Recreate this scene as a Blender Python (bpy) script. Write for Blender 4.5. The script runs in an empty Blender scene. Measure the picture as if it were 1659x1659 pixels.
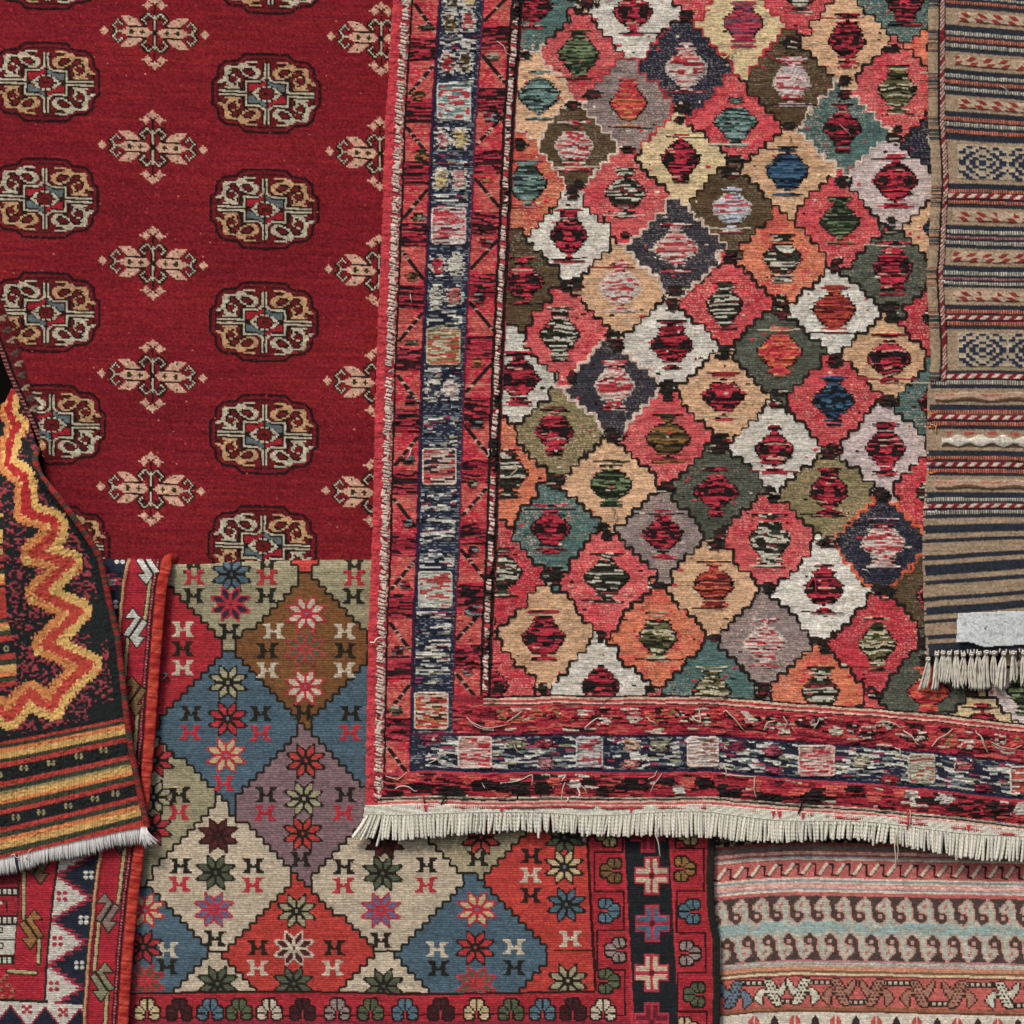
import bpy, math, random
import numpy as np

K = 0.001                      # one millimetre of cloth per unit of the hand-drawn plan
CX = CY = 829.5
STEP = 1.3
SAT = .90
GRIT = .34
random.seed(7)
rng = np.random.default_rng(11)
SC = bpy.context.scene
COL = SC.collection


# ------------------------------------------------------------------ utilities
def lin(c):
    c = np.asarray(c, float) / 255.0
    return np.where(c <= 0.04045, c / 12.92, ((c + 0.055) / 1.055) ** 2.4)


def world(x, y, d):
    return ((x - CX) * K, -d * K, (CY - y) * K)


def h2(i, j, seed=0):
    i = np.asarray(i).astype(np.int64); j = np.asarray(j).astype(np.int64)
    n = (i * 374761393 + j * 668265263 + int(seed) * 1442695041) & 0xffffffff
    n = ((n ^ (n >> 13)) * 1274126177) & 0xffffffff
    n = ((n ^ (n >> 16)) * 2246822519) & 0xffffffff
    n = n ^ (n >> 15)
    return (n & 0xffffff) / float(0xffffff)


def vnoise(X, Y, sx, sy=None, seed=0):
    sy = sy or sx
    x = X / sx; y = Y / sy
    i = np.floor(x).astype(np.int64); j = np.floor(y).astype(np.int64)
    fx = x - i; fy = y - j
    fx = fx * fx * (3 - 2 * fx); fy = fy * fy * (3 - 2 * fy)
    a = h2(i, j, seed); b = h2(i + 1, j, seed); c = h2(i, j + 1, seed); d = h2(i + 1, j + 1, seed)
    return (a * (1 - fx) + b * fx) * (1 - fy) + (c * (1 - fx) + d * fx) * fy


def fbm(X, Y, s, seed=0, o=3):
    v = 0; a = 1; t = 0
    for k in range(o):
        v = v + a * vnoise(X, Y, s / 2 ** k, None, seed + k * 17); t += a; a *= 0.5
    return v / t


def interp(v, pts):
    p = np.array(pts, float)
    return np.interp(v, p[:, 0], p[:, 1])


def inside(X, Y, pts):
    res = np.zeros(X.shape, bool)
    n = len(pts)
    for k in range(n):
        x1, y1 = pts[k]; x2, y2 = pts[(k + 1) % n]
        if y1 == y2:
            continue
        c = ((y1 > Y) != (y2 > Y)) & (X < (x2 - x1) * (Y - y1) / (y2 - y1) + x1)
        res ^= c
    return res


def segdist(X, Y, pts, closed=False, side=False):
    best = np.full(X.shape, 1e9); sd = np.zeros(X.shape)
    n = len(pts)
    for k in range(n if closed else n - 1):
        x1, y1 = pts[k]; x2, y2 = pts[(k + 1) % n]
        dx, dy = x2 - x1, y2 - y1
        L = dx * dx + dy * dy + 1e-9
        t = np.clip(((X - x1) * dx + (Y - y1) * dy) / L, 0, 1)
        d = np.hypot(X - x1 - t * dx, Y - y1 - t * dy)
        m = d < best
        best = np.where(m, d, best)
        if side:
            sd = np.where(m, dx * (Y - y1) - dy * (X - x1), sd)
    return (best, sd) if side else best


# ------------------------------------------------------------------ a woven sheet
class Cloth:
    def __init__(s, x0, y0, x1, y1, step=STEP):
        s.step = step
        xs = np.arange(x0, x1 + step, step); ys = np.arange(y0, y1 + step, step)
        s.X, s.Y = np.meshgrid(xs, ys)
        s.x0, s.y0 = x0, y0
        s.col = np.zeros(s.X.shape + (3,)); s.h = np.zeros(s.X.shape)
        s.mask = np.ones(s.X.shape, bool)
        s.wob = (vnoise(s.X, s.Y, 14, 9, 901) - .5) * 1.6
        s.wob2 = (vnoise(s.X, s.Y, 17, 11, 902) - .5) * 1.6

    def sub(s, xa, ya, xb, yb):
        st = s.step
        i0 = max(0, int((ya - s.y0) / st)); i1 = min(s.X.shape[0], int((yb - s.y0) / st) + 2)
        j0 = max(0, int((xa - s.x0) / st)); j1 = min(s.X.shape[1], int((xb - s.x0) / st) + 2)
        return (slice(i0, max(i1, i0)), slice(j0, max(j1, j0)))

    def put(s, m, c, sl=None, h=None):
        a = s.col if sl is None else s.col[sl]
        a[m] = lin(c)
        if h is not None:
            b = s.h if sl is None else s.h[sl]
            b[m] = h

    def stamp(s, rows, pal, cx, cy, cw, ch, shear=0.0, fx=1, fy=1, rot=False, h=0.0):
        R = len(rows); C = len(rows[0])
        if rot:
            w2, hh2 = R * ch / 2, C * cw / 2
        else:
            w2, hh2 = C * cw / 2, R * ch / 2
        e = abs(shear) * w2 + 4
        sl = s.sub(cx - w2 - 2, cy - hh2 - e, cx + w2 + 2, cy + hh2 + e)
        X = s.X[sl] + s.wob[sl] * .6; Y = s.Y[sl] + s.wob2[sl] * .6
        if X.size == 0:
            return
        dx = (X - cx); dy = (Y - cy) - shear * dx
        if rot:
            dx, dy = dy, -dx
        u = np.floor(dx * fx / cw + C / 2).astype(int); v = np.floor(dy * fy / ch + R / 2).astype(int)
        ok = (u >= 0) & (u < C) & (v >= 0) & (v < R)
        g = np.array([[ord(q) for q in r] for r in rows])
        val = np.where(ok, g[np.clip(v, 0, R - 1), np.clip(u, 0, C - 1)], ord('.'))
        for k, c in pal.items():
            m = val == ord(k)
            if m.any():
                s.put(m, c, sl)
                if h:
                    s.h[sl][m] += h

    def poly(s, pts, c, cx=0, cy=0, h=None):
        P = [(x + cx, y + cy) for x, y in pts]
        xs = [p[0] for p in P]; ys = [p[1] for p in P]
        sl = s.sub(min(xs) - 2, min(ys) - 2, max(xs) + 2, max(ys) + 2)
        if s.X[sl].size:
            s.put(inside(s.X[sl] + s.wob[sl] * .5, s.Y[sl] + s.wob2[sl] * .5, P), c, sl, h)

    def line(s, pts, w, c, cx=0, cy=0, closed=False, h=None):
        P = [(x + cx, y + cy) for x, y in pts]
        xs = [p[0] for p in P]; ys = [p[1] for p in P]
        sl = s.sub(min(xs) - w - 2, min(ys) - w - 2, max(xs) + w + 2, max(ys) + w + 2)
        if s.X[sl].size:
            s.put(segdist(s.X[sl] + s.wob[sl] * .5, s.Y[sl] + s.wob2[sl] * .5, P, closed) < w / 2, c, sl, h)

    def dot(s, x, y, rx, ry, c, h=None):
        sl = s.sub(x - rx - 2, y - ry - 2, x + rx + 2, y + ry + 2)
        if s.X[sl].size:
            s.put(((s.X[sl] - x) / rx) ** 2 + ((s.Y[sl] - y) / ry) ** 2 < 1, c, sl, h)

    def rect(s, xa, ya, xb, yb, c, h=None):
        s.poly([(xa, ya), (xb, ya), (xb, yb), (xa, yb)], c, h=h)

    def streaks(s, m, cols, prob, rowh=3.0, run=14, seed=0, amp=0.9, U=None, V=None, sl=None, coh=0.0):
        """loose wefts: horizontal floats of mixed yarn, rounded in section"""
        X = s.X if sl is None else s.X[sl]
        Y = s.Y if sl is None else s.Y[sl]
        U = X if U is None else U; V = Y if V is None else V
        V = V + (vnoise(U, V, 22, 30, seed + 5) - .5) * 5
        q = V / rowh; r = np.floor(q); f = q - r
        off = h2(r, r * 0 + 3, seed) * run * 3
        rl = run * (0.5 + h2(r, r * 0 + 9, seed))
        c = np.floor((U + off) / rl)
        t = h2(r, c, seed + 1)
        if coh:
            t = np.where(h2(r, c, seed + 21) < coh, h2(r, r * 0 + 31, seed), t)
        cum = np.cumsum(prob) / np.sum(prob)
        idx = np.searchsorted(cum, t.ravel()).reshape(t.shape)
        pal = np.array([lin(k) for k in cols])
        out = pal[np.clip(idx, 0, len(cols) - 1)]
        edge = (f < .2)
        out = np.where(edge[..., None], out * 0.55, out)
        (s.col if sl is None else s.col[sl])[m] = out[m]
        hh = amp * np.sqrt(np.clip(1 - (2 * f - 1) ** 2, 0, 1)) * (0.6 + 0.8 * t)
        (s.h if sl is None else s.h[sl])[m] += hh[m]

    def ragged(s, x0, y0, rx, ry, cols, pr, seed, rowh=3.3, amp=1.5, run=12, box=.35):
        sl = s.sub(x0 - rx * 1.5, y0 - ry - 2, x0 + rx * 1.5, y0 + ry + 2)
        if s.X[sl].size == 0:
            return
        row = np.floor(s.Y[sl] / rowh)
        v = np.clip(np.abs((row + .5) * rowh - y0) / ry, 0, 1)
        hw = rx * ((1 - box) * np.sqrt(1 - v * v) + box) * (v < 1)
        a = hw * (.62 + .6 * h2(row, row * 0 + 1, seed)); b = hw * (.62 + .6 * h2(row, row * 0 + 2, seed))
        m = (s.X[sl] > x0 - a) & (s.X[sl] < x0 + b)
        s.streaks(m, cols, pr, rowh, run, seed, amp, sl=sl)

    def weave(s, ph=4.0, pw=4.4, amp=0.35, cvar=0.22, seed=0, U=None, V=None, warp=None, wprob=0.0, m=None, shift=True):
        """row by row yarn: tonal differences between yarn lengths and rounded rows"""
        U = s.X if U is None else U; V = s.Y if V is None else V
        V = V + (vnoise(U, V, 60, 25, seed + 3) - .5) * 3
        q = V / ph; r = np.floor(q); f = q - r
        c = np.floor(U / pw + (r % 2) * 0.5 * (1 if shift else 0))
        fc = U / pw + (r % 2) * 0.5 * (1 if shift else 0) - c
        a = h2(r, c, seed); b = h2(r, np.floor(U / 37 + h2(r, r * 0, seed) * 9), seed + 2)
        k = 1 + cvar * ((a - .5) * 1.1 + (b - .5) * 0.9)
        mm = np.ones(U.shape, bool) if m is None else m
        s.col[mm] *= k[mm][:, None]
        s.h[mm] += (amp * (np.sqrt(np.clip(1 - (2 * f - 1) ** 2, 0, 1)) + 0.5 * np.sqrt(np.clip(1 - (2 * fc - 1) ** 2, 0, 1)) + 0.4 * a))[mm]
        if warp is not None:
            w = mm & (f < .34) & (fc < .5) & (h2(r, c, seed + 8) < wprob)
            s.col[w] = s.col[w] * .45 + lin(warp) * .55

    def build(s, name, mat, parent, base, thick=5.0, extra=None):
        """base: depth of the sheet in front of the wall (array or number)"""
        H, W = s.X.shape
        D = s.h + base
        idx = -np.ones((H, W), np.int64)
        q = s.mask[:-1, :-1] & s.mask[1:, :-1] & s.mask[:-1, 1:] & s.mask[1:, 1:]
        used = np.zeros((H, W), bool)
        used[:-1, :-1] |= q; used[1:, :-1] |= q; used[:-1, 1:] |= q; used[1:, 1:] |= q
        idx[used] = np.arange(used.sum())
        px = getattr(s, 'PX', s.X); py = getattr(s, 'PY', s.Y)
        vx = (px[used] - CX) * K; vz = (CY - py[used]) * K; vy = -D[used] * K
        V = np.stack([vx, vy, vz], 1)
        C = s.col[used]
        g = C @ np.array([.3, .59, .11])
        C = (g[:, None] + (C - g[:, None]) * getattr(s, 'sat', SAT)) * .98 + .004
        gx = np.floor(s.X / 2.5); gy = np.floor(s.Y / 2.3)
        gr = (h2(gx, gy, 77) - .5) * .30 + (h2(np.floor((s.X + .6 * s.Y) / 3.9), np.floor((s.Y - .3 * s.X) / 2.9), 78) - .5) * .22
        C = C * (1 + GRIT * (rng.random(len(C)) - .5) + (gr * getattr(s, 'grain', 1.0))[used])[:, None]
        C = np.clip(C, 0.001, 1)
        a = idx[:-1, :-1][q]; b = idx[1:, :-1][q]; c = idx[1:, 1:][q]; d = idx[:-1, 1:][q]
        F = np.stack([a, b, c, d], 1)
        # a rim so that the cloth has thickness
        qp = np.zeros((H + 1, W + 1), bool); qp[1:H, 1:W] = q
        rim = []
        top = q & ~qp[0:H - 1, 1:W]; rim.append((idx[:-1, :-1][top], idx[:-1, 1:][top]))
        bot = q & ~qp[2:H + 1, 1:W]; rim.append((idx[1:, 1:][bot], idx[1:, :-1][bot]))
        lef = q & ~qp[1:H, 0:W - 1]; rim.append((idx[1:, :-1][lef], idx[:-1, :-1][lef]))
        rig = q & ~qp[1:H, 2:W + 1]; rim.append((idx[:-1, 1:][rig], idx[1:, 1:][rig]))
        ra = np.concatenate([r[0] for r in rim]); rb = np.concatenate([r[1] for r in rim])
        u = np.unique(np.concatenate([ra, rb]))
        mp = -np.ones(len(V), np.int64); mp[u] = len(V) + np.arange(len(u))
        V2 = V[u].copy(); V2[:, 1] += thick * K
        F2 = np.stack([ra, rb, mp[rb], mp[ra]], 1)
        V = np.concatenate([V, V2]); C = np.concatenate([C, C[u] * .9]); F = np.concatenate([F, F2])
        return mesh_obj(name, V, F, C, mat, parent)


def mesh_obj(name, V, F, C, mat, parent=None, smooth=True):
    V = np.asarray(V, np.float32); F = np.asarray(F, np.int32); C = np.asarray(C, np.float32)
    me = bpy.data.meshes.new(name)
    me.vertices.add(len(V)); me.vertices.foreach_set('co', V.ravel())
    n = len(F)
    me.loops.add(n * 4); me.loops.foreach_set('vertex_index', F.ravel())
    me.polygons.add(n); me.polygons.foreach_set('loop_start', np.arange(0, n * 4, 4, dtype=np.int32))
    me.update(calc_edges=True)
    me.polygons.foreach_set('use_smooth', np.full(n, smooth))
    at = me.color_attributes.new('Col', 'FLOAT_COLOR', 'POINT')
    C4 = np.ones((len(V), 4), np.float32); C4[:, :3] = C[:, :3]
    at.data.foreach_set('color', C4.ravel())
    me.materials.append(mat)
    me.validate()
    o = bpy.data.objects.new(name, me); COL.objects.link(o)
    if parent is not None:
        o.parent = parent
    return o


def thing(name, label, cat, group=None):
    o = bpy.data.objects.new(name, None); COL.objects.link(o)
    o.empty_display_size = .05
    o['label'] = label; o['category'] = cat
    if group:
        o['group'] = group
    return o


class Tubes:
    """yarns: tapered tubes collected into one mesh"""
    def __init__(s):
        s.V = []; s.F = []; s.C = []; s.n = 0

    def add(s, pts, r, cols, sides=6, flat=1.0, taper=None):
        P = np.array(pts, float); n = len(P)
        W = np.stack([(P[:, 0] - CX) * K, -P[:, 2] * K, (CY - P[:, 1]) * K], 1)
        T = np.gradient(W, axis=0); T /= np.linalg.norm(T, axis=1)[:, None] + 1e-12
        N = np.cross(T, np.array([0, 1.0, 0])); N /= np.linalg.norm(N, axis=1)[:, None] + 1e-9
        B = np.cross(T, N)
        rr = np.asarray(r, float) * np.ones(n)
        if taper is not None:
            rr = rr * taper
        ang = np.linspace(0, 2 * np.pi, sides, endpoint=False)
        ring = (W[:, None, :] + (np.cos(ang)[None, :, None] * N[:, None, :] + flat * np.sin(ang)[None, :, None] * B[:, None, :]) * rr[:, None, None] * K)
        s.V.append(ring.reshape(-1, 3))
        c = np.asarray(cols, float)
        if c.ndim == 1:
            c = np.tile(c, (n, sides, 1))
        elif c.ndim == 2:
            c = np.repeat(c[:, None, :], sides, 1)
        s.C.append(c.reshape(-1, 3))
        i = np.arange(n - 1)[:, None] * sides; j = np.arange(sides)[None, :]; j2 = (j + 1) % sides
        f = np.stack([i + j, i + j2, i + sides + j2, i + sides + j], 2).reshape(-1, 4) + s.n
        s.F.append(f)
        # end caps as quad fans (sides is even)
        for base in (0, (n - 1) * sides):
            for q in range(1, sides - 2, 2):
                fc = np.array([[base, base + q, base + q + 1, base + q + 2]]) + s.n
                s.F.append(fc)
        s.n += n * sides

    def build(s, name, mat, parent):
        return mesh_obj(name, np.concatenate(s.V), np.concatenate(s.F), np.concatenate(s.C), mat, parent)


# ------------------------------------------------------------------ materials
def cloth_material(name, rough=0.92, nscale=900, namp=0.28, bump=0.3, sheen=0.0, stretch=(1, 1, 2.2)):
    m = bpy.data.materials.new(name); m.use_nodes = True
    nt = m.node_tree; ns = nt.nodes; L = nt.links
    ns.clear()
    out = ns.new('ShaderNodeOutputMaterial'); b = ns.new('ShaderNodeBsdfPrincipled')
    at = ns.new('ShaderNodeAttribute'); at.attribute_name = 'Col'; at.attribute_type = 'GEOMETRY'
    tc = ns.new('ShaderNodeTexCoord'); mp = ns.new('ShaderNodeMapping')
    mp.inputs['Scale'].default_value = stretch
    L.new(tc.outputs['Object'], mp.inputs['Vector'])
    n1 = ns.new('ShaderNodeTexNoise'); n1.inputs['Scale'].default_value = nscale / 2.4
    n1.inputs['Detail'].default_value = 3; n1.inputs['Roughness'].default_value = 0.7
    L.new(mp.outputs[0], n1.inputs['Vector'])
    mr = ns.new('ShaderNodeMapRange'); mr.inputs[1].default_value = .25; mr.inputs[2].default_value = .75
    mr.inputs[3].default_value = 1 - namp; mr.inputs[4].default_value = 1 + namp
    L.new(n1.outputs['Fac'], mr.inputs[0])
    mx = ns.new('ShaderNodeVectorMath'); mx.operation = 'SCALE'
    L.new(at.outputs['Color'], mx.inputs[0]); L.new(mr.outputs[0], mx.inputs['Scale'])
    L.new(mx.outputs[0], b.inputs['Base Color'])
    b.inputs['Roughness'].default_value = rough
    b.inputs['Specular IOR Level'].default_value = 0.04
    b.inputs['Sheen Weight'].default_value = sheen
    b.inputs['Sheen Roughness'].default_value = 0.6
    n2 = ns.new('ShaderNodeTexNoise'); n2.inputs['Scale'].default_value = nscale; n2.inputs['Detail'].default_value = 2
    L.new(mp.outputs[0], n2.inputs['Vector'])
    bp = ns.new('ShaderNodeBump'); bp.inputs['Strength'].default_value = bump; bp.inputs['Distance'].default_value = 0.0012
    L.new(n2.outputs['Fac'], bp.inputs['Height']); L.new(bp.outputs[0], b.inputs['Normal'])
    L.new(b.outputs[0], out.inputs[0])
    return m


M_WOOL = cloth_material('wool_weave')
M_PILE = cloth_material('fine_wool_pile', namp=.36, bump=.4, sheen=0, nscale=1300)
M_COTTON = cloth_material('cotton_yarn', namp=.12, bump=.15, nscale=1500, stretch=(2, 2, 1))
M_PAPER = cloth_material('paper', rough=.7, namp=.05, bump=.05, sheen=0, nscale=300, stretch=(1, 1, 1))

DK = (38, 32, 27)


def mirror(q):
    top = [r + r[-2::-1] for r in q]
    return top + top[-2::-1]


# ================================================================== 1  crimson rug with lobed medallions
GUL = """................WWWWWWW.....D
.............WWWWDDDDD....DWD
............WWWWWWRRDD....DWD
.....WWWWWWWWWWWWWWWWW....DWD
....WWWWDDDDWWWDDDDDWWWW..DWD
....WWWDDRRDDWDDRRRRDWWWW.DWD
....WWWWDRRRRDWDRRRRRDWWW.DWD
....WWWDDRRRRDWWDDRRDDWWW.DWD
....WWDDWWDDDRDDWWDDDWWW..DWD
...WWWDRRRRWDRRDDDWWWWW..DWWD
...WWWDRRRRDWRRDDDDDDDDDDWWDD
.WWWWWDRRRDWWRDDWWWWWWWWWDFFD
WWWDDWWDRDWWDRDDWDDDDDDDDFFFD
.DDRRWWWWDDWDRDDWDFFFFFFFFFDD
.DRRRDWWWWWWDRDDWDFFFFFFFDWWD
..RRWWWWWWWWWDDDWDFFFFDWWDDRR
..DDDDDDDDDDDDDDWDFFFDWWDRRRR
.WWWWWWWWWWWWWWWWDDDDWWWDRRRR
DDDDDDDDDDDDDDDDDDDDWWDDRRRDD""".split('\n')
CROSS = """...............................P
..............................PP
............................PPPP
...........................P.PPP
..........................PPP.DP
........................PPPPPP.D
..........................PPP..D
...........................P...D
...............................D
..........................DDD..D
.........................DDWWD.D
........................DDWDDWDW
............PPPPPPP....DDWD.DDWW
.............PPPPDPPP..DWDDDD.DW
.........DWD..PPPPPPPP.DDWD...DW
........DWDWD..PPPPPPPP.DDWD..DW
.......DWD.DWD..PPPPPPPP.DD...DW
......DWD...D...DDDDDDDDDDD...DW
..P...DDWD.....PPPPPPPPPPPPP..DW
.PPP...DDWD..PPPPGGPPPPPGPPPP.DD
PPPPPD..DWWWWPPPPGGGPPPGGGPPPPDD""".split('\n')


def gul_full():
    full = [list(r) for r in mirror(GUL)]
    R = len(full); C = len(full[0])
    for i in range(R):
        for j in range(C):
            k = full[i][j]
            left = j < C // 2; top = i < R // 2
            if k == 'W' and (left != top):
                inner = (abs(j - C // 2) <= 13 and abs(i - R // 2) <= 8) or abs(j - C // 2) <= 2
                if not inner and abs(i - R // 2) > 1:
                    full[i][j] = 'O'
            if k == 'F':
                full[i][j] = 'F' if left == top else 'B'
    return [''.join(r) for r in full]


GULF = gul_full()
CROSSF = mirror(CROSS)
GR = [(0, -64), (35, -63), (45, -53), (66, -51), (77, -41), (79, -25), (87, -19), (87, 0)]
GRING = GR + [(x, -y) for x, y in GR[-2::-1]]
GRING = GRING + [(-x, y) for x, y in GRING[-2:0:-1]]


def rug_crimson():
    c = Cloth(-40, -40, 700, 985)
    X, Y = c.X, c.Y
    c.sat = .97; c.grain = 1.3
    c.col[:] = lin((130, 25, 35))
    V = Y - 0.03 * X
    # abrash: slow changes of dye along the weft, picked up in thin horizontal lines
    n = fbm(X, V * 2.0, 240, 3) - .5
    line_ = vnoise(X, V, 170, 3.1, 21) - .5
    line2 = vnoise(X, V, 60, 2.6, 23) - .5
    t = n * .5 + line_ * .26 + line2 * .22
    low = np.clip((Y - 560) / 380, 0, 1)  # not dye: weaker light towards the foot, put into the colour
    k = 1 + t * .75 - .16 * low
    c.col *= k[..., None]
    c.col[..., 1] *= 1 + 0.7 * np.clip(line_ + n * .9, 0, .5); c.col[..., 2] *= 1 - 0.25 * np.clip(line_ + n, -.4, .4)
    pal = {'W': (188, 176, 150), 'O': (190, 148, 106), 'D': (36, 24, 18), 'R': (104, 25, 28),
           'F': (158, 30, 44), 'B': (92, 106, 108), 'P': (207, 163, 136), 'G': (45, 50, 22)}
    sh = 0.05
    guls = [(74, -52), (72, 131), (70, 320), (72, 505), (81, 687), (436, -45), (430, 149), (427, 337), (426, 520), (426, 703), (424, 884), (88, 884)]
    for gx, gy in guls:
        ring = [(gx + x, gy + y + 0.02 * x) for x, y in GRING]
        ii = [(gx + x * .9, gy + y * .875 + 0.02 * x) for x, y in GRING]
        c.poly(ring, (112, 24, 33)); c.poly(ii, (101, 22, 27))
        c.line(ring, 4.6, (44, 18, 20), closed=True, h=.4)
        c.line(ii, 2.2, (52, 20, 20), closed=True)
        c.stamp(GULF, pal, gx + 1, gy + 1, 2.8, 2.82, shear=0.035, h=.15)
    for qx, qy in [(249, 51), (246, 237), (246, 425), (245, 608), (243, 792), (617, 60), (615, 247), (613, 438), (611, 620), (609, 799)]:
        c.stamp(CROSSF, pal, qx, qy, 2.82, 2.95, shear=sh, h=.15)
    # stray light knots
    for _ in range(260):
        x = random.uniform(-30, 640); y = random.uniform(-30, 900)
        c.dot(x, y, random.uniform(.8, 1.8), random.uniform(.8, 1.4), random.choice([(190, 70, 66), (200, 120, 90), (170, 60, 55)]))
    # the outer border that comes forward at the left with its leaf row and cord
    edge = [(-60, 470), (-28, 500), (-14, 540), (0, 578), (10, 606), (22, 632), (32, 652), (42, 672), (54, 700), (62, 722), (68, 745), (74, 800), (95, 860), (120, 985)]
    ex = interp(Y, [(p[1], p[0]) for p in edge])
    w = (X - ex)
    bx = interp(Y, [(470, -6), (500, 7), (515, 12), (533, 18), (551, 25), (572, 31), (589, 37), (608, 42), (628, 48), (645, 54), (662, 58), (690, 62), (724, 64), (740, 60)])
    band = (Y > 470) & (Y < 735) & (X < bx)
    c.put(band, (104, 27, 32))
    c.put(band & (fbm(X, Y, 14, 3) > .6), (84, 24, 28))
    c.put(band & (np.abs(w - 11) < 2.2), (30, 18, 20))
    beads = band & (w > 1) & (w < 8)
    c.put(beads, (62, 26, 30)); c.put(beads & ((Y % 6) < 2.6), (172, 112, 102))
    for i, (lx, ly) in enumerate([(3, 515), (10, 534), (17, 551), (23, 572), (29, 589), (34, 607), (40, 628), (48, 645), (53, 662)]):
        cc = (84, 84, 72) if i % 2 else (160, 138, 112)
        for a, b in ((-4, 2), (0, -2), (4, -4), (2, 3)):
            c.dot(lx + a, ly + b, 3.0, 2.3, cc, h=.5)
    c.mask = (w > 0)
    c.weave(ph=3.0, pw=3.2, amp=.22, cvar=.34, seed=4, V=V, warp=(176, 66, 60), wprob=.10)
    fold = 9 * np.exp(-((w - 12) / 16) ** 2) * np.clip((Y - 440) / 60, 0, 1) * np.clip((760 - Y) / 60, 0, 1)
    base = 0 + 20 * (fbm(X, Y, 300, 55, 2) - .5) + fold - 3 * np.exp(-((X - bx - 3) / 5) ** 2) * (Y > 480) * (Y < 720)
    return c.build('field', M_PILE, T1, base, 7)


# ================================================================== 2  the reversed rug of stepped diamonds
PAL2 = {'R': (206, 78, 80), 'C': (204, 66, 72), 'W': (212, 207, 193), 'T': (76, 108, 103), 'N': (42, 42, 58), 'B': (88, 68, 42),
        'P': (212, 166, 122), 'Y': (212, 186, 136), 'G': (142, 125, 120), 'L': (198, 180, 174),
        'O': (212, 112, 74), 'K': (80, 84, 70), 'V': (130, 118, 78), 'M': (56, 52, 60), 'D': (190, 50, 62)}
RD = [(178, 38, 56), (120, 26, 40), (34, 26, 24), (150, 40, 50)]
CEN = {'rd': ([(196, 44, 64), (140, 28, 44), (32, 24, 24), (84, 28, 34), (206, 150, 130)], [4, 2, 3.2, 1, .4]),
       'wr': ([(206, 190, 178), (190, 60, 66), (214, 150, 140), (150, 40, 50)], [4, 3, 2, 1]),
       'dw': ([(38, 36, 28), (198, 192, 170), (60, 60, 46), (120, 40, 44)], [4, 3.2, 2, .6]),
       'gd': ([(44, 56, 36), (120, 136, 96), (34, 34, 26), (90, 104, 72)], [3, 2.5, 3, 2]),
       'or': ([(212, 90, 60), (198, 50, 62), (206, 140, 80), (150, 40, 40)], [3, 3, 1.6, .6]),
       'bl': ([(44, 74, 104), (26, 36, 46), (70, 104, 128), (30, 32, 36)], [3, 2.6, 2, 1.6]),
       'tw': ([(130, 156, 148), (36, 44, 42), (86, 120, 112), (60, 70, 66)], [3, 2, 2.4, 1.5]),
       'bw': ([(186, 192, 200), (206, 206, 208), (196, 80, 86), (120, 130, 150)], [4, 2.6, 2, .6]),
       'mr': ([(180, 50, 74), (120, 80, 96), (196, 70, 80), (90, 60, 80)], [4, 2.4, 2, 1]),
       'gold': ([(52, 42, 26), (150, 104, 50), (38, 32, 24), (96, 76, 40)], [3, 2.4, 2.4, 1.6]),
       'ro': ([(176, 60, 46), (120, 36, 34), (204, 96, 64), (60, 30, 28)], [3.4, 2.4, 1.4, 1]),
       'ol': ([(198, 186, 150), (60, 62, 34), (110, 104, 66), (38, 34, 26)], [2.4, 2.4, 2.4, 2]),
       'wp': ([(206, 180, 176), (212, 196, 190), (190, 60, 70), (200, 110, 90)], [4, 2.6, 2.4, .8])}
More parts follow.
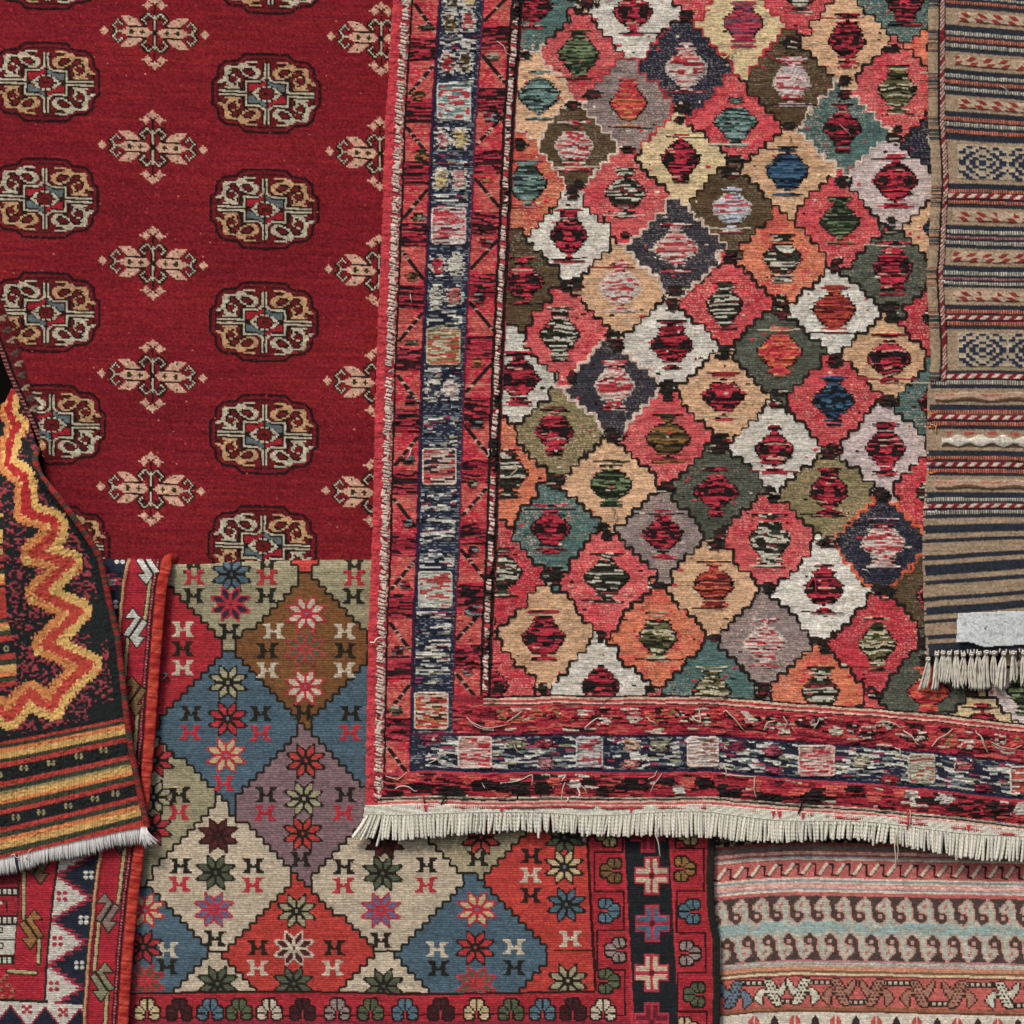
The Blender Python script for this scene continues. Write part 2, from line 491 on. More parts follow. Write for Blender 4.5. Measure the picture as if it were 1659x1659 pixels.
DIAM = [(1025, 22, 'W', 'rd'), (936, 91, 'R', 'gd'), (1111, 113, 'N', 'wr'), (1118, -45, 'R', 'rd'), (870, 156, 'P', 'tw'),
        (862, 8, 'T', 'rd'), (945, -58, 'P', 'rd'), (1017, 170, 'G', 'or'), (929, 237, 'B', 'wr'), (1102, 258, 'Y', 'rd'),
        (1190, 197, 'C', 'tw'), (1011, 314, 'R', 'dw'), (853, 299, 'O', 'tw'), (1203, 38, 'Y', 'mr'), (1292, -16, 'C', 'dw'),
        (1370, 65, 'P', 'rd'), (1464, 6, 'T', 'rd'), (1279, 132, 'B', 'wp'), (1453, 147, 'R', 'ol'), (1532, 78, 'O', 'rd'),
        (1362, 208, 'T', 'rd'), (1534, 225, 'N', 'wr'), (1273, 280, 'P', 'bl'), (1448, 295, 'L', 'rd'), (1184, 338, 'B', 'bw'),
        (1357, 359, 'C', 'gd'), (1528, 372, 'P', 'bl'), (1094, 402, 'M', 'wr'), (921, 383, 'W', 'rd'), (1003, 467, 'P', 'wr'),
        (1266, 420, 'O', 'dw'), (1442, 437, 'K', 'rd'), (1174, 494, 'C', 'dw'), (1351, 502, 'W', 'ro'), (846, 457, 'B', 'rd'),
        (907, 543, 'R', 'dw'), (1088, 559, 'W', 'rd'), (1260, 572, 'K', 'or'), (1438, 582, 'P', 'rd'), (1528, 515, 'D', 'dw'),
        (838, 612, 'W', 'rd'), (993, 626, 'M', 'wr'), (1172, 643, 'P', 'rd'), (1347, 648, 'C', 'bl'), (1520, 655, 'T', 'rd'),
        (898, 697, 'V', 'rd'), (1080, 712, 'R', 'gold'), (1252, 727, 'W', 'rd'), (1431, 729, 'L', 'rd'), (988, 783, 'P', 'gd'),
        (1158, 796, 'K', 'rd'), (1340, 799, 'V', 'rd'), (1517, 800, 'D', 'dw'), (891, 855, 'T', 'rd'), (822, 768, 'O', 'dw'),
        (1074, 864, 'G', 'rd'), (1245, 876, 'R', 'dw'), (1428, 881, 'N', 'wr'), (980, 937, 'R', 'dw'), (812, 927, 'D', 'dw'),
        (1153, 950, 'P', 'ro'), (1332, 954, 'W', 'rd'), (1518, 962, 'B', 'rd'), (881, 1031, 'P', 'rd'), (1064, 1032, 'O', 'ol'),
        (1237, 1041, 'G', 'wr'), (1419, 1044, 'D', 'ol'), (790, 1110, 'C', 'rd'), (970, 1112, 'W', 'rd'), (1150, 1118, 'T', 'ol'),
        (1326, 1124, 'O', 'dw'), (1500, 1120, 'K', 'or'), (1590, 1062, 'Y', 'rd'), (1660, 1120, 'L', 'gd'), (1590, 1180, 'Y', 'rd'),
        (878, 1190, 'R', 'rd'), (1060, 1190, 'R', 'rd'), (1240, 1200, 'G', 'rd'), (1410, 1205, 'R', 'rd'), (730, 1030, 'R', 'rd'), (1690, 1040, 'R', 'rd'),
        (1610, 440, 'R', 'rd'), (1610, 150, 'R', 'rd'), (1610, 580, 'R', 'rd'), (1610, 730, 'R', 'rd'), (1605, 880, 'R', 'rd')]
E2 = [(-40, 638), (0, 636), (100, 630), (200, 624), (400, 617), (600, 609), (800, 604), (900, 602), (1000, 597), (1200, 593), (1400, 591)]
BY = [(560, 0), (700, -5), (800, -1), (900, -4), (1000, -2), (1150, -3), (1260, 8), (1400, 18), (1520, 30), (1659, 48), (1720, 56)]


def bottom_y(x, base=0.0, k=1.0):
    return base + k * interp(x, BY)


def rug_diamond():
    c = Cloth(585, -40, 1720, 1352)
    X, Y = c.X, c.Y
    Xw = X + c.wob * 1.2; Yw = Y + c.wob2 * 1.2
    E = interp(Y, E2); sc = 1 - .05 * Y / 1100
    W = (Xw - E) / sc
    V = Yw - bottom_y(X, 0, .9)
    # ---- the field: every diamond owns the ground nearest to it, in steps of whole rows
    sx, sy = 12.5, 12.0
    Xw = X + c.wob * .35; Yw = Y + c.wob2 * .35
    lean = -0.045 * np.clip((1000 - X) / 250, 0, 1) * (Y - 600)
    Ys = Yw + (vnoise(X, Y, 90, 90, 41) - .5) * 10
    row = np.floor(Ys / sy)
    Xs = Xw - lean + (h2(row, np.floor(X / 75 + .37 * (row % 5)), 42) - .5) * 9 + 0
    Xq = (np.floor(Xs / sx) + .5) * sx + lean
    Yq = (row + .5) * sy
    best = np.full(X.shape, 1e9); lab = np.zeros(X.shape, int)
    for i, (dx, dy, _, _) in enumerate(DIAM):
        ax = np.abs(Xq - dx); ay = np.abs(Yq - dy)
        d = ax / 88 + ay / 84 - .17 * (ax < 15) + .05 * np.clip(ax - 60, 0, 30) / 20 + .08 * (h2(i, 11, 3) - .5)
        m = d < best
        best = np.where(m, d, best); lab = np.where(m, i, lab)
    pal = np.array([lin(PAL2[d[2]]) for d in DIAM])
    c.col[:] = pal[lab]
    # slight difference of dye inside each diamond and between them
    dv = 1 + .16 * (h2(lab, lab * 0 + 5, 3) - .5) + .20 * (fbm(X, Y, 34, 8) - .5)
    c.col *= dv[..., None]
    patch = fbm(X, Y, 26, 88)
    redm = np.isin(np.array([d[2] for d in DIAM])[lab], ['R', 'C', 'D', 'O'])
    pm = redm & (patch > .6)
    c.col[pm] = c.col[pm] * .45 + lin((200, 30, 52)) * .55
    # warps showing through as small pale floats, staggered row by row
    wf = lab * 0 + 1.0
    c.weave(ph=3.3, pw=5.2, amp=.4, cvar=.34, seed=31)
    Vq = Y + (vnoise(X, Y, 60, 25, 34) - .5) * 3 + (vnoise(X, Y, 15, 9, 35) - .5) * 1.6
    q = Vq / 3.3; r = np.floor(q); f = q - r
    cc = X / 5.4 + h2(r, r * 0, 36) * 40 + (vnoise(X, Y, 11, 4, 37) - .5) * 1.4; fc = cc - np.floor(cc)
    tt = h2(r, np.floor(cc), 38)
    strength = np.clip(fbm(X, Y, 60, 61) * 2.2 - .40, .12, 1)
    wd = (f < .5) & (fc < .25 + .6 * tt) & (tt < .8)
    light = lin((230, 184, 156))
    amt = (.56 * strength * wd * (.5 + tt))[..., None]
    dark_ = (pal[lab].sum(-1) < .30)[..., None]
    light = np.where(dark_, lin((150, 138, 124)), light)
    c.col = c.col * (1 - amt) + light * amt
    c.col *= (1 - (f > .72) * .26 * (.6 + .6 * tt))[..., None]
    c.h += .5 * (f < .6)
    # outlines between the diamonds: mostly near-black wool, some white, red or orange
    df = np.zeros(X.shape, bool); thick_ = np.zeros(X.shape, bool)
    for ax, k in ((0, 1), (0, -1), (1, 1), (1, -1)):
        df |= np.roll(lab, k, ax) != lab
        thick_ |= np.roll(lab, 2 * k, ax) != lab
    vn_ = vnoise(X, Y, 16, 13, 47)
    df = (df & (vn_ > .08)) | (thick_ & (vn_ > .36 + .25 * (Y < 420)))
    oc = np.empty(X.shape + (3,)); oc[:] = lin(DK)
    for (dx, dy, a, b) in DIAM:
        pick = None
        if a in 'NB' and (dx, dy) in ((1111, 113),):
            pick = (180, 46, 58)
        if a == 'M' or (dx, dy) in ((929, 237), (870, 156), (1362, 208)):
            pick = (204, 180, 160)
        if (dx, dy) in ((1428, 881),):
            pick = (206, 90, 52)
        if (dx, dy) in ((1017, 170), (1203, 38)):
            pick = (176, 50, 58)
        if pick:
            sl = c.sub(dx - 100, dy - 96, dx + 100, dy + 96)
            m = (np.abs(X[sl] - dx) / 88 + np.abs(Y[sl] - dy) / 84) < 1.12
            oc[sl][m] = lin(pick)
    c.col[df] = oc[df] * (0.8 + .5 * h2(row, np.floor(Xw / 5), 3)[df][:, None])
    c.h[df] += .7
    # knots of dark wool where four diamonds meet
    for i, (dx, dy, a, b) in enumerate(DIAM):
        for jx in (-1, 1):
            x0 = dx + jx * 88; y0 = dy + random.uniform(-3, 5)
            if random.random() < (.8 if y0 > 420 else .45) and x0 > 840:
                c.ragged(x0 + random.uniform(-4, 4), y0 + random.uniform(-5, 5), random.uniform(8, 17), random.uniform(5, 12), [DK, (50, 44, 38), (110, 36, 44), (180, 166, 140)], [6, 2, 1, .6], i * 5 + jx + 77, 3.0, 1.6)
    # ---- medallions: an octagon of loose floats with a flared neck above and below
    for i, (dx, dy, a, b) in enumerate(DIAM):
        j1, j2 = random.uniform(-2, 2), random.uniform(-2, 2)
        sl = c.sub(dx - 40, dy - 54, dx + 40, dy + 54)
        xx = np.floor((Xw[sl] - dx - j1) / 2.2) * 2.2; yy = (np.floor((Yw[sl] - dy - j2) / 4) + .5) * 4
        if xx.size == 0:
            continue
        ay = np.abs(yy)
        R0 = 27 + 7 * h2(i, 4, 9); HC = 23 + 5 * h2(i, 5, 9); nk = 9 + 4 * h2(i, 6, 9)
        half = np.where(ay < 5, R0, np.where(ay < HC, R0 - (ay - 5) * (R0 - nk) / (HC - 5), nk + np.clip(ay - HC - 8, 0, 9) * 1.5))
        rr_ = np.floor(Yw[sl] / 3.3)
        half = half + (h2(rr_, yy * 0, i) - .5) * np.where(ay > HC, 17, 5)
        half = np.where((ay > HC) & (h2(rr_, yy * 0 + 7, i) < .14), 0, half)
        lim = HC + 15
        m = (np.abs(xx) < half) & (ay < lim)
        mo = (np.abs(xx) < half + 3.4) & (ay < HC + 1) & ~m
        lightc = b in ('wr', 'wp', 'bw')
        c.put(mo, (188, 174, 158) if lightc else (36, 30, 27), sl, None)
        cols, pr = CEN[b]
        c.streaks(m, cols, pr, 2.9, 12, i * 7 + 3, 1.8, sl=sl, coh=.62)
        # darker cores left and right, as in the photographed pieces
        if b == 'rd':
            core = m & (((np.abs(xx) - R0 * .62) / 9) ** 2 + (yy / 9) ** 2 < 1) & (h2(np.floor(Yw[sl] / 3.0), np.floor(xx / 9), i) < .8)
            c.put(core, (36, 27, 27), sl)
        # thin floats carried sideways from the neck
        if random.random() < .75:
            yb = dy + j2 + random.choice([HC + 9, HC + 12, -HC - 9])
            x1 = dx - random.uniform(20, 52); x2 = dx + random.uniform(16, 46)
            c.line([(x1, yb + random.uniform(-2, 2)), (dx, yb + 1), (x2, yb + random.uniform(-2, 3))], 2.4, random.choice([DK, DK, (150, 40, 48), (190, 176, 150)]), h=1.4)
    # random slubs and picks over the field
    for _ in range(520):
        x = random.uniform(830, 1640); y = random.uniform(-20, 1130)
        k = random.random()
        cc_ = (200, 36, 58) if k < .4 else (DK if k < .75 else (205, 190, 165))
        c.dot(x, y, random.uniform(1.4, 5.0), random.uniform(1.1, 2.4), cc_, h=1.6)
    # ---- left borders
    LB = (W < 213) & (V < 1240)
    c.put(LB, (166, 44, 54))
    # red bands either side of the navy band
    for (wa, wb, sd) in ((34, 76, 1), (148, 195, 2)):
        m = (W >= wa) & (W < wb) & (V < 1250)
        P = 100.0
        t = ((Y + (0 if sd == 1 else 18)) % P) / P
        base = np.where((t < .62)[..., None], lin((190, 70, 66)), lin((150, 32, 48)))
        base = np.where((fbm(X, Y, 24, 40 + sd) > .56)[..., None], lin((190, 34, 54)), base)
        c.col[m] = base[m]
        gm = m & (h2(np.floor(Y / 3.6), np.floor(X / 4.8 + (np.floor(Y / 3.6) % 2) * .5), 5) < .5) & ((Y / 3.6) % 1 < .45)
        c.col[gm] = c.col[gm] * .5 + lin((214, 150, 120)) * .5
        sm = m & (t > .62)
        c.streaks(sm, [(164, 32, 52), (60, 26, 30), (190, 56, 68), (34, 26, 25)], [3.4, 2.4, 2, 2.6], 3.0, 24, 90 + sd, 1.5)
        # diagonal bars
        for n_ in range(-1, 14):
            yc = n_ * P + (31 if sd == 1 else 13)
            sgn = 1 if (n_ + sd) % 2 else -1
            mid = (wa + wb) / 2
            for g in np.linspace(-1, 1, 24):
                yy = yc + g * 22
                ex = interp(yy, E2) + (mid + sgn * g * (wb - wa) * .42) * (1 - .05 * yy / 1100)
                c.dot(ex, yy, 3.6, 2.3, (34, 27, 25) if h2(int(g * 30 + 50), n_, sd) < .86 else (196, 150, 130), h=1.0)
        # little clusters of dark and pale wool
        for n_ in range(0, 13):
            yc = n_ * P + (150 if sd == 1 else 190) % P + random.uniform(-6, 6)
            ex = interp(yc, E2) + ((wa + wb) / 2 + random.uniform(-6, 8)) * (1 - .05 * yc / 1100)
            c.ragged(ex, yc, random.uniform(9, 15), random.uniform(5, 10), random.choice([[(36, 30, 26), (70, 76, 60), (160, 150, 128), (110, 96, 60)], [(36, 30, 26), (150, 36, 50), (120, 140, 140), (60, 30, 30)], [(120, 80, 50), (40, 34, 24), (190, 110, 60), (60, 60, 40)]]), [4, 2, 1.4, 1], n_ * 3 + sd + 60, 3.2, 1.5)
    # fine crimson stripes along the navy band
    navy = (W >= 76) & (W < 148) & (V < 1246)
    c.put(navy, (40, 44, 62))
    nd = navy & (h2(np.floor(Y / 3.6), np.floor(X / 4.6 + (np.floor(Y / 3.6) % 2) * .5), 15) < .42) & ((Y / 3.6) % 1 < .45)
    c.col[nd] = lin((122, 128, 132))
    c.put((np.abs(W - 76) < 1.5) & (V < 1246), (84, 28, 52)); c.put((np.abs(W - 148) < 1.5) & (V < 1180), (100, 28, 54))
    c.put((np.abs(W - 79) < 1.6) & (V < 1246), (32, 34, 56))

    def wx(w, y):
        return interp(y, E2) + w * (1 - .05 * y / 1100)

    def motif_rect(x0, y0, hw, hh, edgec, cols, pr, seed):
        sl = c.sub(x0 - hw - 4, y0 - hh - 4, x0 + hw + 4, y0 + hh + 4)
        xx = np.abs(Xw[sl] - x0); yy = np.abs(Yw[sl] - y0)
        r_ = 6
        d = np.hypot(np.clip(xx - (hw - r_), 0, None), np.clip(yy - (hh - r_), 0, None))
        m = d < r_
        c.streaks(m, cols, pr, 3.6, 16, seed, 1.6, sl=sl)
        c.put((d < r_) & (d > r_ - 2.6), edgec, sl)
        c.h[sl][(d < r_) & (d > r_ - 3)] += .8

    def lobe(x0, y0, rx, ry, cols, pr, seed, outl=(196, 190, 176)):
        c.ragged(x0, y0, rx * 1.1, ry * 1.05, [outl, (44, 46, 60)], [3, 1.3], seed + 4, 3.2, 1.4, 9, .5)
        c.ragged(x0 + random.uniform(-1, 1), y0, rx * .72, ry * .7, cols, pr, seed, 3.2, 1.6, 9, .5)

    def float_zone(m, seed, dens=.5, extra=(150, 50, 80)):
        k = m & (vnoise(X, V, 30, 9, seed) < dens + .12)
        c.streaks(k, [(202, 198, 186), (38, 41, 56), (120, 124, 124), extra, (150, 142, 110)], [3.2 * dens * 2, 4.4, 1.4, .5, .4], 3.1, 15, seed + 3, 1.4)

    wc = 111
    S = [(0, 'l', (70, 60, 40), (196, 170, 110)), (38, 'p', (110, 86, 46), (190, 80, 84)), (104, 'p', (186, 50, 62), (84, 66, 40)),
         (166, 'r', (176, 190, 182), [(184, 190, 180), (110, 140, 134), (190, 60, 66), (206, 200, 186)]),
         (228, 'p', (176, 96, 106), (196, 168, 110)), (292, 'p', (202, 176, 120), (196, 130, 128)),
         (367, 'r', (206, 190, 180), [(204, 186, 176), (190, 50, 64), (206, 120, 116), (90, 40, 50)]),
         (432, 'p', (186, 50, 62), (198, 192, 178)), (482, 'p', (192, 188, 172), (196, 110, 100)),
         (562, 'r', (182, 164, 128), [(190, 176, 146), (136, 112, 66), (192, 70, 60), (206, 160, 130)]),
         (634, 'p', (70, 72, 90), (206, 178, 170)),
         (756, 'r', (204, 186, 168), [(204, 176, 160), (190, 60, 60), (60, 44, 50), (196, 110, 100)]),
         (955, 'r', (184, 184, 168), [(190, 188, 172), (176, 176, 160), (186, 70, 66), (160, 160, 146)]),
         (1151, 'r', (200, 180, 156), [(206, 180, 160), (186, 60, 52), (190, 120, 70), (70, 44, 40)])]
    for (ya, yb) in ((48, 84), (120, 140), (196, 214), (250, 268), (316, 336), (500, 530), (596, 616), (655, 722), (792, 922), (990, 1120), (1184, 1200)):
        float_zone((W > 82) & (W < 141) & (Y > ya) & (Y < yb), 300 + ya, .5)
    for i, s_ in enumerate(S):
        y0 = s_[0]; x0 = wx(wc, y0)
        if s_[1] == 'r':
            motif_rect(x0, y0, 28, 30, s_[2], s_[3], [3.4, 1.6, 2, 1.2], 500 + i)
        else:
            a_, b_ = s_[2], s_[3]
            lobe(x0 - 15, y0, 13, 19, [a_, (200, 190, 170), tuple(int(q * .7) for q in a_)], [4, 1, 1], 520 + i)
            lobe(x0 + 14, y0 - 2, 14, 18, [b_, (200, 190, 170), tuple(int(q * .7) for q in b_)], [4, 1, 1], 540 + i)
    # barber cords: red with white stitches, black lines
    for (wa, wb, seed) in ((15, 31, 1), (196, 207, 2)):
        m = (W >= wa) & (W < wb) & (V < (1296 if seed == 1 else 1128))
        c.put(m, (176, 48, 58))
        ww = W - wa + 1.6 * np.sin(Y / 3.1 + 3 * vnoise(X * 0, Y, 9, 9, 4))
        pt = 6.3 if seed == 1 else 6.8
        Yb = Yw - ww * .28 + 14 * vnoise(X * 0, Y, 11, 11, 14 + seed)
        r = np.floor(Yb / pt); g = (Yb / pt) % 1
        t = h2(r, r * 0 + 3, seed)
        big = m & (ww > (1.5 if seed == 1 else .8)) & (ww < (12 if seed == 1 else 9.5)) & (g < .68) & (t < .92)
        t2 = h2(np.floor(Yw / 3.0), np.floor(ww / 3.2), seed + 4)
        sm_ = m & (seed == 1) & (ww > 10.5) & (t2 < .42)
        c.put(m & (g > .78), (110, 30, 38))
        mw = big | sm_
        c.put(sm_, (196, 160, 140)); c.put(big, (208, 190, 172)); c.h[m] += 1.2
        c.h[big] += 1.8; c.h[sm_] += .6
        if seed == 2:
            blk = m & (fbm(X * .2, Y, 30, 70) > .62)
            c.streaks(blk, [DK, (150, 40, 50), (160, 130, 116)], [4, 1, 1], 4, 8, 9, 1)
    c.put((W >= 31) & (W < 34.5) & (V < 1296), (34, 26, 24)); c.put((W >= 192) & (W < 197) & (V < 1128), (34, 26, 24)); c.put((W >= 206) & (W < 212) & (V < 1128), (38, 28, 26))
    se = (W < 15)
    c.put(se, (188, 50, 60)); c.col[se] *= (0.8 + .45 * fbm(X, Y, 16, 90))[se][:, None]
    c.h[se] += 2.0 * vnoise(X, Y, 3.2, 3.2, 17)[se]
    # ---- bottom borders
    BB = (V > 1128) & (W > 148)
    c.put(BB, (150, 36, 48))
    rb = BB & (V > 1128) & (V < 1246)
    c.streaks(BB & (V > 1142) & (V < 1192), [(176, 40, 54), (120, 28, 40), (196, 80, 72), (40, 28, 26), (200, 180, 160)], [5, 2.4, 2.4, 1.6, .8], 3.5, 20, 700, 1.6, V=V)
    for i in range(34):
        x0 = 812 + i * 27 + random.uniform(-5, 5); y0 = 1160 + bottom_y(x0, 0, .9) + random.uniform(-8, 12)
        cs = random.choice([([(196, 80, 70), (190, 34, 54)], [2, 1]), ([(36, 28, 26), (120, 30, 42), (200, 186, 170)], [3, 2, 1]), ([(200, 186, 166), (190, 50, 60), (38, 30, 28)], [3, 2, 1]), ([(206, 90, 70), (120, 110, 70), (180, 40, 54)], [3, 1, 2])])
        c.ragged(x0, y0, random.uniform(9, 17), random.uniform(6, 13), cs[0], cs[1], i + 720, 3.2, 1.7, 9, .3)
    for (va, vb, cl) in ((1128, 1131, (40, 30, 28)), (1131, 1134.5, (214, 180, 150)), (1134.5, 1138.5, (180, 56, 60)), (1138.5, 1141.5, (216, 168, 146)), (1141.5, 1143.5, (60, 30, 30)), (1143.5, 1147, (178, 52, 58))):
        c.put((V > va) & (V <= vb) & (W > 200), cl)
    nb = (V > 1190) & (V < 1252) & (W > 76)
    c.put(nb, (40, 44, 60))
    nd = nb & (h2(np.floor(V / 3.6), np.floor(X / 4.6 + (np.floor(V / 3.6) % 2) * .5), 15) < .45) & ((V / 3.6) % 1 < .45)
    c.col[nd] = lin((122, 128, 130))
    c.put(nb & (V < 1193), (100, 28, 60)); c.put(nb & (V > 1249), (34, 34, 66))
    k = nb & (V > 1197) & (V < 1246) & (X > 690) & (vnoise(X, V, 44, 12, 66) < .78)
    c.streaks(k, [(204, 200, 188), (38, 41, 56), (112, 118, 120), (160, 50, 80), (150, 144, 110)], [3.2, 4.4, 1.2, .6, .5], 3.2, 18, 801, 1.5, V=V)
    BR = [(770, (206, 186, 170), [(206, 150, 140), (190, 44, 58), (206, 186, 170)], 28, 26), (955, (170, 172, 168), [(190, 180, 170), (180, 60, 70), (150, 150, 150)], 22, 25),
          (1138, (206, 190, 178), [(206, 186, 176), (200, 176, 160), (160, 110, 90), (210, 196, 186)], 26, 25), (1322, (200, 180, 165), [(200, 150, 140), (186, 44, 60), (206, 186, 170)], 30, 25),
          (1492, (174, 168, 146), [(180, 172, 150), (170, 166, 140), (170, 70, 60)], 22, 24), (1660, (206, 190, 175), [(190, 80, 60), (206, 190, 175), (120, 60, 40)], 26, 24)]
    for i, (x0, e, cols, hw, hh) in enumerate(BR):
        motif_rect(x0, 1220 + bottom_y(x0, 0, .9), hw, hh, e, cols, [3] + [1.6] * (len(cols) - 1), 820 + i)
    for i, (x0, dy, cl) in enumerate([(838, -14, (150, 146, 110)), (700, -20, (160, 60, 80)), (1022, -12, (210, 160, 130)), (1022, 18, (200, 120, 110)), (1068, -10, (170, 164, 130)), (884, -14, (176, 60, 76)), (884, 18, (190, 130, 130)), (1192, -12, (150, 50, 80)), (1250, -10, (180, 80, 100)), (1392, -4, (190, 180, 150)), (1440, 22, (160, 40, 50)), (1560, -12, (190, 90, 90)), (1590, 20, (150, 40, 60)), (1250, 20, (160, 60, 90))]):
        lobe(x0, 1220 + dy + bottom_y(x0, 0, .9), 15, 8, [cl, (200, 190, 170), tuple(int(q * .6) for q in cl)], [4, 1, 1], 850 + i, tuple(int(q * .8) for q in cl))
    lb = (V >= 1252) & (W > 32)
    c.streaks(lb & (V < 1294), [(170, 36, 52), (120, 26, 40), (38, 28, 27), (196, 70, 66), (204, 190, 170)], [5, 2.6, 2.4, 2, .8], 3.6, 20, 900, 1.6, V=V)
    for i in range(44):
        x0 = 640 + i * 24 + random.uniform(-7, 7); y0 = 1275 + bottom_y(x0, 0, .85) + random.uniform(-12, 10)
        rx = random.choice([12, 16, 26])
        cs = random.choice([([(204, 194, 180), (120, 100, 90), (210, 200, 186)], [4, 1, 2]), ([(36, 28, 27), (60, 30, 34)], [3, 1]), ([(200, 90, 74), (190, 60, 60)], [2, 1]), ([(36, 28, 26), (160, 36, 50)], [2, 1])])
        c.ragged(x0, y0, rx, random.uniform(6, 11), cs[0], cs[1], i + 920, 3.4, 1.8, 22, .4)
    for (va, vb, cl) in ((1252, 1256, (170, 48, 58)), (1292, 1295, (200, 186, 160)), (1295, 1297.5, (34, 28, 26)), (1297.5, 1301, (214, 170, 150)), (1301, 1304, (190, 70, 70)), (1304, 1307, (216, 170, 152)), (1307, 1310, (188, 70, 70))):
        c.put((V > va) & (V <= vb) & (W > 22), cl)
    c.weave(ph=3.6, pw=4.6, amp=.3, cvar=.26, seed=77, m=(W < 213) | (V > 1128))
    c.mask = (W > 0) & (V < 1312)
    puck = 3.2 * (fbm(X, Y, 46, 200) - .5) + 7 * (fbm(X, Y, 210, 210) - .5) + 2.0 * (vnoise(X, Y, 17, 10, 204) - .5)
    base = 30 + puck - 4 * np.exp(-np.clip(W, 0, None) / 5)
    base = base + 7 * np.clip((W - 30) / 60, 0, 1) * np.clip((V - 1180) / 130, 0, 1) * 0.4
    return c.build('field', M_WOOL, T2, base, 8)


# ================================================================== 3  striped kilim on the right
E3 = [(-40, 1502), (0, 1501), (100, 1500), (200, 1500), (250, 1504), (300, 1506), (350, 1503), (420, 1500), (445, 1497), (500, 1500), (545, 1503), (590, 1504), (640, 1499), (700, 1498), (760, 1498), (820, 1493), (900, 1491), (1000, 1494), (1050, 1497), (1080, 1499)]
NAVY = (43, 47, 56); TAN = (158, 134, 106)
BANDS = []


def _b():
    B = BANDS
    cr, og, pk = (176, 170, 150), (190, 104, 70), (180, 110, 106)
    for (a, b, k) in [(-40, -8, 'tan'), (0, 4, cr), (8, 13, og), (20, 48, 'A'), (58, 64, cr), (68, 74, og), (78, 84, cr), (91, 119, 'B'), (127, 133, cr), (137, 143, og), (148, 154, cr), (161, 187, 'A'),
                      (196, 202, og), (205, 211, cr), (216, 222, og), (233, 301, 'Z'), (310, 315, og), (316, 325, 'S'), (328, 333, og), (339, 367, 'A'), (375, 381, cr), (385, 389, pk), (393, 399, cr), (405, 433, 'B'),
                      (442, 448, cr), (452, 456, pk), (459, 464, cr), (468, 496, 'A'), (504, 510, og), (513, 521, 'S'), (524, 530, og), (536, 602, 'Z'), (607, 616, 'S'), (618, 625, cr), (631, 657, 'C'),
                      (666, 672, og), (673, 682, 'S'), (685, 691, og), (697, 731, 'E'), (740, 746, og), (749, 758, 'S'), (761, 767, og), (772, 798, 'C'), (807, 813, cr), (816, 824, 'S'), (827, 833, cr),
                      (839, 849, 'tan'), (862, 870, 'tan'), (876, 894, 'tan'), (902, 909, 'tan'), (926, 934, 'tan'), (941, 960, 'tan'), (967, 976, 'tan'), (989, 997, 'tan'), (1003, 1023, 'tan'), (1031, 1038, 'tan')]:
        B.append((a, b, k))


_b()


def slope3(Y):
    return interp(Y, [(-40, .1), (0, .09), (200, .06), (330, .03), (450, 0.01), (520, .01), (640, .0), (800, .0), (870, -.03), (930, -.07), (1000, -.09), (1060, -.04)])


